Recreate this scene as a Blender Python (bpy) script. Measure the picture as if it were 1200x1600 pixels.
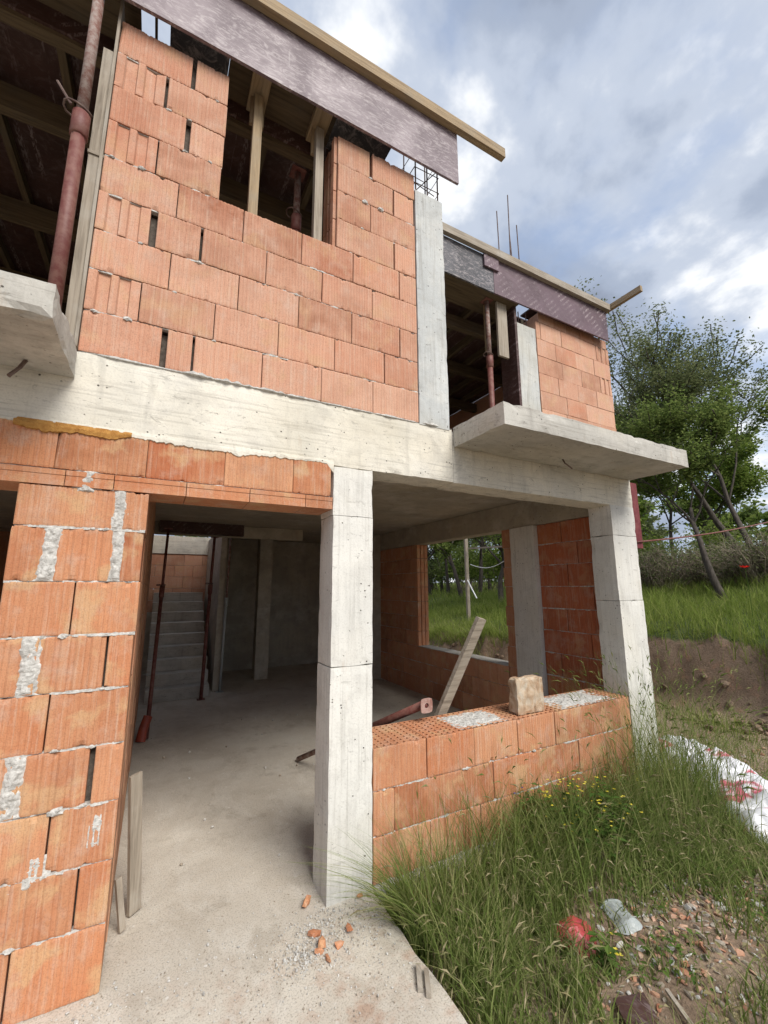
import bpy, bmesh, math, random
import numpy as np
from mathutils import Vector, Matrix, noise
R = math.radians
for o in list(bpy.data.objects): bpy.data.objects.remove(o)
S = bpy.context.scene
COL = S.collection
random.seed(7); NP = np.random.default_rng(7)

# ------------------------------------------------------------------ camera
# world: X along the facade, Y into the house (facade front = 0), Z up (house floor = 0), metres
CAMP = np.array([0.0, -2.529, 1.755]); FPX = 656.9
def cam_axes(pitch=0.17716, roll=-0.00423, yaw=1.07636):
    fw = np.array([math.cos(yaw)*math.cos(pitch), math.sin(yaw)*math.cos(pitch), math.sin(pitch)])
    rt = np.array([math.sin(yaw), -math.cos(yaw), 0.0]); up = np.cross(rt, fw)
    c, s = math.cos(roll), math.sin(roll)
    return fw, c*rt+s*up, -s*rt+c*up
FW, RT, UP = cam_axes()
def ray(px, py): return FW*FPX + RT*(px-600) - UP*(py-800)
def at(px, py, axis, val):           # pixel (1200x1600 photo) -> point on a known plane
    d = ray(px, py); return CAMP + d*((val-CAMP[axis])/d[axis])
def atX(px, py, v): return at(px, py, 0, v)
def atY(px, py, v=0.0): return at(px, py, 1, v)
def atZ(px, py, v=0.0): return at(px, py, 2, v)
cd = bpy.data.cameras.new('camera'); cam = bpy.data.objects.new('camera', cd); COL.objects.link(cam)
cd.sensor_fit = 'HORIZONTAL'; cd.sensor_width = 36; cd.lens = FPX/1200*36; cd.clip_start = .05; cd.clip_end = 1000
cam.matrix_world = Matrix(((RT[0], UP[0], -FW[0], CAMP[0]), (RT[1], UP[1], -FW[1], CAMP[1]), (RT[2], UP[2], -FW[2], CAMP[2]), (0, 0, 0, 1)))
S.camera = cam

# ------------------------------------------------------------------ light and exposure
SUN_AZ, SUN_EL = R(-80), R(46)       # azimuth of the sun from +X (negative = in front of the facade)
S.view_settings.view_transform = 'Standard'; S.view_settings.look = 'None'
S.view_settings.exposure = 1.5; S.view_settings.gamma = 1; S.view_settings.use_curve_mapping = False
W = bpy.data.worlds.new('World'); S.world = W; W.use_nodes = True
def build_world():
    nt = W.node_tree; nt.nodes.clear(); L = nt.links.new
    def N(t, **k):
        n = nt.nodes.new(t)
        for a, b in k.items(): setattr(n, a, b)
        return n
    out = N('ShaderNodeOutputWorld'); bg = N('ShaderNodeBackground'); bg.inputs['Strength'].default_value = .1
    L(bg.outputs[0], out.inputs[0])
    sky = N('ShaderNodeTexSky', sky_type='NISHITA'); sky.sun_disc = False; sky.sun_elevation = SUN_EL; sky.sun_rotation = math.pi/2-SUN_AZ
    sky.air_density = 1.0; sky.dust_density = 2.0; sky.ozone_density = 2.0
    tc = N('ShaderNodeTexCoord'); sx = N('ShaderNodeSeparateXYZ'); L(tc.outputs['Generated'], sx.inputs[0])
    zz = N('ShaderNodeMath', operation='MAXIMUM'); L(sx.outputs[2], zz.inputs[0]); zz.inputs[1].default_value = 0.0
    za = N('ShaderNodeMath', operation='ADD'); L(zz.outputs[0], za.inputs[0]); za.inputs[1].default_value = .22
    dx = N('ShaderNodeMath', operation='DIVIDE'); dy = N('ShaderNodeMath', operation='DIVIDE')
    L(sx.outputs[0], dx.inputs[0]); L(za.outputs[0], dx.inputs[1]); L(sx.outputs[1], dy.inputs[0]); L(za.outputs[0], dy.inputs[1])
    cb = N('ShaderNodeCombineXYZ'); L(dx.outputs[0], cb.inputs[0]); L(dy.outputs[0], cb.inputs[1])
    def noi(scale, det, rough, off, dist=0.0):
        mp = N('ShaderNodeMapping'); mp.inputs['Location'].default_value = off; L(cb.outputs[0], mp.inputs[0])
        n = N('ShaderNodeTexNoise'); n.inputs['Scale'].default_value = scale; n.inputs['Detail'].default_value = det
        n.inputs['Roughness'].default_value = rough; n.inputs['Distortion'].default_value = dist; L(mp.outputs[0], n.inputs[0]); return n
    def ramp(src, stops):
        r = N('ShaderNodeValToRGB'); L(src, r.inputs[0]); e = r.color_ramp.elements
        while len(e) < len(stops): e.new(.5)
        for el, (p, c) in zip(e, stops): el.position = p; el.color = c if len(c) == 4 else (*c, 1)
        r.color_ramp.interpolation = 'EASE'; return r
    cover = noi(2.0, 6, .55, (3.1, 1.7, 0), .2)
    cm = ramp(cover.outputs[0], [(.34, (.1, .1, .1)), (.52, (1, 1, 1))])
    thick = noi(2.3, 7, .55, (7.9, 4.0, 2), .1)
    cc = ramp(thick.outputs[0], [(.33, (1.12, 1.30, 1.68)), (.45, (1.5, 1.74, 2.2)), (.55, (2.1, 2.34, 2.78)), (.67, (4.0, 4.05, 4.1))])
    mx = N('ShaderNodeMix', data_type='RGBA'); L(cm.outputs[0], mx.inputs[0])
    sm = N('ShaderNodeMix', data_type='RGBA', blend_type='MULTIPLY'); sm.inputs[0].default_value = 1; L(sky.outputs[0], sm.inputs[6]); sm.inputs[7].default_value = (.62, .62, .62, 1)
    ad = N('ShaderNodeMix', data_type='RGBA', blend_type='ADD'); ad.inputs[0].default_value = 1; L(sm.outputs[2], ad.inputs[6]); ad.inputs[7].default_value = (.62, .70, .82, 1); L(ad.outputs[2], mx.inputs[6]); L(cc.outputs[0], mx.inputs[7])
    L(mx.outputs[2], bg.inputs['Color'])
build_world()
W.cycles.sampling_method = 'MANUAL'; W.cycles.sample_map_resolution = 256
sd = bpy.data.lights.new('sun', 'SUN'); sd.energy = 1.5; sd.angle = R(32); sd.color = (1, .955, .89)
sun = bpy.data.objects.new('sun', sd); COL.objects.link(sun)
sv = Vector((math.cos(SUN_AZ)*math.cos(SUN_EL), math.sin(SUN_AZ)*math.cos(SUN_EL), math.sin(SUN_EL)))
sun.rotation_euler = sv.to_track_quat('Z', 'Y').to_euler(); sun.location = (0, -10, 20)

S.cycles.max_bounces = 8; S.cycles.diffuse_bounces = 7; S.cycles.glossy_bounces = 2; S.cycles.transmission_bounces = 3; S.cycles.transparent_max_bounces = 4
# ------------------------------------------------------------------ materials
class NT:
    def __init__(s, name):
        s.m = bpy.data.materials.new(name); s.m.use_nodes = True; s.t = s.m.node_tree; s.t.nodes.clear()
        s.out = s.n('ShaderNodeOutputMaterial'); s.b = s.n('ShaderNodeBsdfPrincipled'); s.l(s.b.outputs[0], s.out.inputs[0])
        s.b.inputs['Specular IOR Level'].default_value = .3
    def n(s, t, **k):
        x = s.t.nodes.new(t)
        for a, b in k.items(): setattr(x, a, b)
        return x
    def l(s, a, b): s.t.links.new(a, b)
    def pos(s, kind='world', scale=(1, 1, 1), rot=(0, 0, 0), rnd=0.0):
        if kind == 'world': src = s.n('ShaderNodeNewGeometry').outputs['Position']
        else: src = s.n('ShaderNodeTexCoord').outputs['Object']
        if rnd:
            oi = s.n('ShaderNodeObjectInfo'); mu = s.n('ShaderNodeMath', operation='MULTIPLY'); s.l(oi.outputs['Random'], mu.inputs[0]); mu.inputs[1].default_value = rnd
            va = s.n('ShaderNodeVectorMath', operation='ADD'); s.l(src, va.inputs[0]); s.l(mu.outputs[0], va.inputs[1]); src = va.outputs[0]
        mp = s.n('ShaderNodeMapping'); mp.inputs['Scale'].default_value = scale; mp.inputs['Rotation'].default_value = rot; s.l(src, mp.inputs[0]); return mp.outputs[0]
    def noise(s, vec, scale, det=4, rough=.55, dist=0):
        x = s.n('ShaderNodeTexNoise'); x.inputs['Scale'].default_value = scale; x.inputs['Detail'].default_value = min(det, 4)
        x.inputs['Roughness'].default_value = rough; x.inputs['Distortion'].default_value = dist; s.l(vec, x.inputs[0]); return x.outputs[0]
    def ramp(s, src, stops, mode='LINEAR'):
        r = s.n('ShaderNodeValToRGB'); s.l(src, r.inputs[0]); e = r.color_ramp.elements; r.color_ramp.interpolation = mode
        while len(e) < len(stops): e.new(.5)
        for el, (p, c) in zip(e, stops):
            el.position = p
            if not hasattr(c, '__len__'): c = (c, c, c)
            el.color = (*c, 1)
        return r.outputs[0]
    def mix(s, f, a, b, mode='MIX'):
        x = s.n('ShaderNodeMix', data_type='RGBA', blend_type=mode)
        for sock, v in ((x.inputs[0], f), (x.inputs[6], a), (x.inputs[7], b)):
            if hasattr(v, 'is_linked') or hasattr(v, 'links'): s.l(v, sock)
            elif hasattr(v, '__len__'): sock.default_value = (*v, 1)
            else: sock.default_value = v
        return x.outputs[2]
    def math(s, op, a, b=0.0):
        x = s.n('ShaderNodeMath', operation=op)
        for sock, v in ((x.inputs[0], a), (x.inputs[1], b)):
            if hasattr(v, 'links'): s.l(v, sock)
            else: sock.default_value = v
        return x.outputs[0]
    def bump(s, h, st=.4, d=.01, prev=None):
        x = s.n('ShaderNodeBump'); x.inputs['Strength'].default_value = st; x.inputs['Distance'].default_value = d; s.l(h, x.inputs['Height'])
        if prev is not None: s.l(prev, x.inputs['Normal'])
        return x.outputs[0]
    def fin(s, col, rough=.85, nrm=None):
        if hasattr(col, 'links'): s.l(col, s.b.inputs['Base Color'])
        else: s.b.inputs['Base Color'].default_value = (*col, 1)
        if hasattr(rough, 'links'): s.l(rough, s.b.inputs['Roughness'])
        else: s.b.inputs['Roughness'].default_value = rough
        if nrm is not None: s.l(nrm, s.b.inputs['Normal'])
        return s.m

def m_brick(name, a, b, c, dust=.5, wet=.85, cream=.5):
    s = NT(name); oi = s.n('ShaderNodeObjectInfo')
    base = s.ramp(oi.outputs['Random'], [(0, a), (.4, b), (.75, a), (1, c)])
    r2 = s.math('FRACT', s.math('MULTIPLY', oi.outputs['Random'], 91.7)); tone = s.ramp(r2, [(0, (.66, .60, .55)), (.3, (.92, .89, .87)), (.7, (1.02, 1.02, 1.02)), (1, (1.14, 1.22, 1.24))]); base = s.mix(1.0, base, tone, 'MULTIPLY')
    v = s.pos('obj', rnd=37)
    big = s.noise(v, 4, 5, .62, .5)
    base = s.mix(s.ramp(big, [(.40, 0), (.62, .7)]), base, b)
    vs = s.pos('obj', (34, 34, 1.6), rnd=19)
    st = s.noise(vs, 1.4, 4, .65)
    base = s.mix(s.ramp(st, [(.40, .0), (.70, .38)]), base, c)
    st2 = s.noise(s.pos('obj', (60, 60, 2.5), rnd=53), 1.2, 3, .6)
    base = s.mix(s.ramp(st2, [(.52, .0), (.72, .4)]), base, (.62, .47, .36))
    cr = s.noise(s.pos('obj', rnd=71), 6, 3, .55, .3)
    base = s.mix(s.ramp(cr, [(.54, 0), (.64, cream)]), base, (.56, .37, .20))
    dv = s.noise(s.pos('world'), 7, 6, .68)
    base = s.mix(s.ramp(dv, [(.52, 0), (.72, dust)]), base, (.55, .44, .36))
    dk = s.noise(s.pos('world'), 2.3, 5, .65)
    base = s.mix(s.ramp(dk, [(.52, 0), (.72, .35)]), base, (.26, .12, .07))
    fine = s.noise(v, 160, 3, .6)
    base = s.mix(s.ramp(fine, [(.34, .3), (.52, 0)]), base, (.17, .07, .04))
    h = s.mix(.5, fine, st); nb = s.bump(h, .5, .005); nb = s.bump(s.noise(v, 22, 4, .6), .35, .008, nb)
    return s.fin(base, wet, nb)
M = {}
M['brick_up'] = m_brick('brick_up', (.55, .285, .185), (.58, .335, .23), (.48, .205, .12), .35, cream=.3)
M['brick_low'] = m_brick('brick_low', (.51, .205, .095), (.54, .27, .145), (.42, .135, .058), .4, cream=.6)
M['brick_in'] = m_brick('brick_in', (.55, .27, .155), (.50, .23, .125), (.57, .32, .20), .3)
s_ = NT('chips'); M['chips'] = s_.fin(s_.ramp(s_.noise(s_.pos('world'), 9, 3), [(.35, (.34, .15, .085)), (.5, (.46, .27, .18)), (.65, (.52, .38, .29))]), .95)
M['brick_red'] = m_brick('brick_red', (.46, .135, .055), (.36, .095, .04), (.54, .21, .09), .35, .55, .3)

def m_concrete(name, a, b, grain='h', stain=.5, dark=(.22, .2, .17)):
    s = NT(name); v = s.pos()
    big = s.noise(v, 1.7, 5, .6, .5)
    col = s.mix(s.ramp(big, [(.38, 0), (.62, 1)]), a, b)
    sc = {'h': (1.2, 8, 34), 'v': (34, 34, 1.0), 'n': (4, 4, 4)}[grain]
    g = s.noise(s.pos('world', sc), 1.5, 4, .65, .3)
    col = s.mix(s.ramp(g, [(.32, .75*stain), (.48, 0)]), col, dark)
    sp = s.noise(s.pos('world', (9, 9, 1.1)), 1.4, 4, .6)
    col = s.mix(s.ramp(sp, [(.54, 0), (.72, .62*stain)]), col, (.22, .205, .18))
    bl = s.noise(v, 3.1, 6, .7, .8); col = s.mix(s.ramp(bl, [(.52, 0), (.66, .5*stain)]), col, (.30, .28, .25))
    lt = s.noise(s.pos('world', (1, 1, 1.3)), 2.2, 7, .72, .1); col = s.mix(s.ramp(lt, [(.48, 0), (.70, .45)]), col, (.68, .66, .60))
    ye = s.noise(v, .9, 3, .5)
    col = s.mix(s.ramp(ye, [(.52, 0), (.72, .35)]), col, (.52, .45, .30))
    vo = s.n('ShaderNodeTexVoronoi'); vo.inputs['Scale'].default_value = 26; s.l(v, vo.inputs[0])
    pm = s.noise(v, 7, 2, .5)
    pore = s.math('MULTIPLY', s.ramp(vo.outputs['Distance'], [(.08, 1), (.16, 0)]), s.ramp(pm, [(.50, 0), (.58, 1)]))
    hc = s.noise(s.pos('world', (3, 6, 9)), 3.0, 8, .78, .6); hm = s.ramp(hc, [(.60, 0), (.66, .75)]); col = s.mix(s.math('MULTIPLY', hm, stain), col, (.17, .155, .13))
    ru = s.noise(s.pos('world', (7, 7, 1.2)), 1.1, 5, .7); col = s.mix(s.ramp(ru, [(.64, 0), (.76, .35)]), col, (.36, .22, .11))
    col = s.mix(pore, col, (.10, .09, .075))
    fine = s.noise(v, 90, 4, .7)
    col = s.mix(s.ramp(fine, [(.32, .22), (.5, 0)]), col, dark)
    nb = s.bump(s.mix(.5, fine, g), .35, .006); nb = s.bump(s.math('SUBTRACT', 1.0, pore), .8, .006, nb)
    return s.fin(col, .88, nb)
M['conc_beam'] = m_concrete('conc_beam', (.74, .70, .60), (.62, .595, .52), 'h', .55)
M['conc_col'] = m_concrete('conc_col', (.71, .695, .64), (.63, .62, .575), 'v', .38)
M['conc_grey'] = m_concrete('conc_grey', (.54, .555, .54), (.45, .465, .455), 'v', .5)
M['conc_slab'] = m_concrete('conc_slab', (.42, .405, .365), (.50, .48, .43), 'h', .75)
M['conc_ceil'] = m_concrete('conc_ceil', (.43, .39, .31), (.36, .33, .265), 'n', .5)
def m_floor():
    s = NT('floor_concrete'); v = s.pos()
    big = s.noise(v, 1.1, 6, .62, .6)
    col = s.ramp(big, [(.3, (.44, .39, .32)), (.5, (.53, .48, .405)), (.68, (.60, .56, .48))])
    tr = s.noise(s.pos('world', (1, 1, 1)), 3.3, 5, .7, 1.5)
    col = s.mix(s.ramp(tr, [(.50, 0), (.52, .28), (.545, 0)]), col, (.55, .52, .47))
    red = s.noise(v, 6, 5, .7); sx = s.n('ShaderNodeSeparateXYZ'); s.l(v, sx.inputs[0])
    fr = s.ramp(s.math('MULTIPLY', sx.outputs[1], -1.0), [(.0, 0), (.5, 1)])
    col = s.mix(s.math('MULTIPLY', s.ramp(red, [(.5, 0), (.66, .55)]), fr), col, (.36, .2, .125))
    wh = s.noise(v, 9, 6, .7)
    col = s.mix(s.ramp(wh, [(.6, 0), (.72, .5)]), col, (.56, .54, .5))
    sp = s.noise(v, 2.4, 7, .75, .3); col = s.mix(s.ramp(sp, [(.55, 0), (.63, .3), (.72, .15)]), col, (.24, .20, .15))
    du = s.noise(s.pos('world', (1, .6, 1), (0, 0, R(35))), 2.6, 8, .75, .4); col = s.mix(s.ramp(du, [(.48, 0), (.60, .55)]), col, (.60, .56, .49))
    vo = s.n('ShaderNodeTexVoronoi'); vo.inputs['Scale'].default_value = 16; s.l(v, vo.inputs[0]); spm = s.ramp(vo.outputs['Distance'], [(.10, 1), (.16, 0)])
    col = s.mix(s.math('MULTIPLY', spm, s.ramp(s.noise(v, 3.5, 3, .6), [(.5, 0), (.6, .8)])), col, (.66, .64, .60))
    fine = s.noise(v, 120, 4, .7)
    col = s.mix(s.ramp(fine, [(.34, .55), (.5, 0)]), col, (.14, .115, .085))
    return s.fin(col, .9, s.bump(s.mix(.5, fine, du), .5, .01))
M['floor'] = m_floor()
def m_mortar(name, a, b):
    s = NT(name); v = s.pos()
    n = s.noise(v, 40, 5, .7)
    return s.fin(s.ramp(n, [(.3, b), (.6, a)]), .95, s.bump(s.noise(v, 130, 4, .7), .8, .006))
M['mortar'] = m_mortar('mortar', (.62, .605, .565), (.30, .285, .26))
M['mortar_dark'] = m_mortar('mortar_dark', (.14, .12, .10), (.06, .05, .04))
def m_wood(name, a, b, c=None, sc=(3, 3, 3), axis='x', rough=.8):
    s = NT(name); k = {'x': (1.5, 26, 26), 'y': (26, 1.5, 26), 'z': (26, 26, 1.5)}[axis]
    v = s.pos('obj', k, rnd=11); g = s.noise(v, 1.6, 5, .65, .5)
    col = s.ramp(g, [(.3, b), (.6, a)])
    st = s.noise(s.pos('obj', rnd=5), 4, 4, .6)
    col = s.mix(s.ramp(st, [(.5, 0), (.7, .5)]), col, c or b)
    return s.fin(col, rough, s.bump(g, .4, .004))
for ax in 'xyz':
    M['wood_'+ax] = m_wood('wood_'+ax, (.37, .275, .165), (.20, .14, .08), (.27, .235, .18), axis=ax); M['dark_'+ax] = m_wood('dark_'+ax, (.13, .095, .055), (.065, .045, .027), (.10, .085, .065), axis=ax)
    M['old_'+ax] = m_wood('old_'+ax, (.36, .31, .245), (.20, .165, .125), (.42, .39, .34), axis=ax)
def m_ply(name, base, scuff, marks):
    s = NT(name); v = s.pos(); big = s.noise(v, 2.2, 5, .65, .8)
    col = s.mix(s.ramp(big, [(.35, 0), (.65, 1)]), base, tuple(x*.72 for x in base))
    # diagonal rows of worn pale print, unreadable smudged strokes
    r = s.pos('world', (1, 1, 1), (0, R(42), 0))
    sp = s.n('ShaderNodeSeparateXYZ'); s.l(r, sp.inputs[0])
    def stripes(o, f, lo, hi):
        fr = s.math('FRACT', s.math('MULTIPLY', o, f)); return s.math('MULTIPLY', s.math('GREATER_THAN', fr, lo), s.math('LESS_THAN', fr, hi))
    rows = stripes(sp.outputs[2], 15.0, .25, .62); blocks = stripes(sp.outputs[0], 3.1, .12, .72)
    letters = s.ramp(s.noise(s.pos('world', (70, 20, 22), (0, R(42), 0)), 1.3, 2, .5), [(.46, 0), (.54, 1)])
    wear = s.ramp(s.noise(v, 3.2, 4, .6), [(.38, 0), (.6, 1)])
    mk = s.math('MULTIPLY', s.math('MULTIPLY', rows, blocks), s.math('MULTIPLY', letters, wear))
    col = s.mix(s.math('MULTIPLY', mk, marks), col, (.56, .48, .48))
    sc = s.noise(s.pos('world', (3, 3, 9), (0, R(35), 0)), 2.2, 8, .78, 2.2); sc2 = s.noise(s.pos('world', (3, 3, 12), (0, R(-30), 0)), 2.0, 8, .78, 2.0)
    col = s.mix(s.ramp(sc, [(.50, 0), (.66, scuff)]), col, (.46, .41, .41)); col = s.mix(s.ramp(sc2, [(.55, 0), (.66, scuff)]), col, (.42, .37, .37))
    dr = s.noise(s.pos('world', (22, 22, 1.2)), 1.3, 3, .6); col = s.mix(s.ramp(dr, [(.66, 0), (.74, .5*scuff)]), col, (.55, .52, .5))
    return s.fin(col, s.ramp(big, [(.3, .42), (.7, .62)]), s.bump(sc, .12, .004))
M['ply'] = m_ply('ply_purple', (.185, .137, .155), .6, .0)
M['ply_print'] = m_ply('ply_printed', (.150, .098, .115), .10, .5)
M['ply_black'] = m_ply('ply_black', (.085, .085, .095), .55, 0.0)
M['ply_brown'] = m_ply('ply_brown', (.075, .038, .032), .08, .25)
def m_metal(name, a, b, rough=.55, thr=.5):
    s = NT(name); v = s.pos(); n = s.noise(v, 16, 5, .7)
    return s.fin(s.ramp(n, [(thr-.1, a), (thr+.1, b)]), rough, s.bump(s.noise(v, 90, 3, .6), .25, .003))
M['prop_red'] = m_metal('prop_red', (.145, .045, .038), (.20, .095, .075), .55)
M['prop_rust'] = m_metal('prop_rust', (.17, .075, .055), (.30, .24, .21), .7)
M['rebar'] = m_metal('rebar', (.10, .06, .05), (.17, .12, .10), .7)
M['steel_pink'] = m_metal('steel_pink', (.40, .27, .23), (.27, .14, .11), .75)
M['pvc'] = m_metal('pvc_red', (.36, .075, .04), (.30, .07, .045), .45)
M['foam'] = m_mortar('foam_ochre', (.46, .24, .065), (.30, .13, .03))
M['white'] = m_mortar('foam_white', (.78, .79, .80), (.70, .72, .74))
def m_soil():
    s = NT('soil'); v = s.pos(); big = s.noise(v, .9, 6, .65, .5)
    col = s.ramp(big, [(.3, (.15, .105, .07)), (.5, (.25, .18, .125)), (.7, (.34, .26, .185))])
    ch = s.noise(v, 5, 6, .7); col = s.mix(s.ramp(ch, [(.56, 0), (.68, .6)]), col, (.36, .20, .13))
    gn = s.n('ShaderNodeNewGeometry'); nz = s.n('ShaderNodeSeparateXYZ'); s.l(gn.outputs['Normal'], nz.inputs[0])
    sp = s.n('ShaderNodeSeparateXYZ'); s.l(v, sp.inputs[0])
    far = s.ramp(s.math('MULTIPLY', sp.outputs[2], 1.0), [(.35, 0), (.75, 1)])
    col = s.mix(s.math('MULTIPLY', far, s.ramp(nz.outputs[2], [(.75, 0), (.9, 1)])), col, (.065, .095, .026))
    fine = s.noise(v, 45, 5, .75); col = s.mix(s.ramp(fine, [(.35, .55), (.55, 0)]), col, (.07, .05, .032))
    return s.fin(col, .95, s.bump(s.mix(.5, fine, ch), .9, .03))
M['soil'] = m_soil()
def m_leaf(name, a, b, c, trans=.35, rough=.6):
    s = NT(name); gn = s.n('ShaderNodeNewGeometry')
    col = s.ramp(gn.outputs['Random Per Island'], [(0, a), (.5, b), (1, c)])
    s.t.nodes.remove(s.b); s.b = s.n('ShaderNodeBsdfDiffuse'); s.l(col, s.b.inputs[0])
    tr = s.n('ShaderNodeBsdfTranslucent'); s.l(col, tr.inputs[0])
    mx = s.n('ShaderNodeMixShader'); mx.inputs[0].default_value = trans
    s.l(s.b.outputs[0], mx.inputs[1]); s.l(tr.outputs[0], mx.inputs[2]); s.l(mx.outputs[0], s.out.inputs[0]); return s.m
M['grass'] = m_leaf('grass', (.115, .165, .04), (.195, .255, .07), (.34, .34, .15), .42)
M['grass_far'] = m_leaf('grass_far', (.14, .20, .04), (.22, .29, .06), (.34, .36, .12), .45)
M['straw'] = m_leaf('straw', (.34, .29, .15), (.22, .21, .10), (.42, .36, .22), .3)
M['weed'] = m_leaf('weed', (.07, .13, .03), (.10, .175, .04), (.14, .21, .05), .4)
M['leaf_a'] = m_leaf('leaf_a', (.095, .135, .04), (.165, .225, .06), (.27, .32, .10), .5)
M['leaf_b'] = m_leaf('leaf_b', (.095, .12, .055), (.165, .195, .085), (.25, .27, .13), .45)
M['leaf_c'] = m_leaf('leaf_c', (.09, .14, .03), (.17, .24, .05), (.26, .31, .08), .5)
M['yellow'] = m_leaf('petal_yellow', (.75, .62, .05), (.8, .7, .12), (.7, .55, .04), .3)
M['red_petal'] = m_leaf('petal_red', (.6, .02, .02), (.65, .03, .02), (.5, .015, .015), .3)
M['blue_petal'] = m_leaf('petal_blue', (.12, .1, .35), (.15, .13, .42), (.1, .08, .3), .3)
def m_bark():
    s = NT('bark'); v = s.pos('world', (8, 8, 2)); n = s.noise(v, 2.5, 5, .7)
    return s.fin(s.ramp(n, [(.3, (.035, .028, .022)), (.65, (.10, .085, .07))]), .9, s.bump(n, .8, .02))
M['bark'] = m_bark()
M['burgundy'] = m_metal('burgundy', (.13, .025, .03), (.19, .05, .05), .6)
s_ = NT('twig'); M['twig'] = s_.fin(s_.ramp(s_.noise(s_.pos('world', (3, 3, 3)), 3, 3), [(.35, (.14, .115, .085)), (.65, (.32, .27, .20))]), .9)
def m_sheet(name, base, red, redness):
    s = NT(name); v = s.pos('obj'); n = s.noise(v, 4.2, 3, .55, .8)
    col = base
    if redness:
        vo = s.n('ShaderNodeTexVoronoi'); vo.inputs['Scale'].default_value = 2.6; s.l(v, vo.inputs[0])
        ring = s.ramp(vo.outputs['Distance'], [(.06, 0), (.09, 1), (.17, .35), (.20, 1), (.33, 1), (.38, 0)])
        col = s.mix(s.math('MULTIPLY', ring, s.ramp(n, [(.40, 0), (.46, .9)])), base, red)
    s.b.inputs['Specular IOR Level'].default_value = .5
    return s.fin(col, .35, s.bump(s.noise(v, 24, 4, .6, 1.0), .35, .01))
M['bag'] = m_sheet('bag', (.72, .72, .74), (.48, .05, .09), 1)
M['sheet_red'] = m_sheet('sheet_red', (.42, .055, .06), 0, 0)
M['sheet_grey'] = m_sheet('sheet_grey', (.36, .39, .38), 0, 0)

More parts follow.
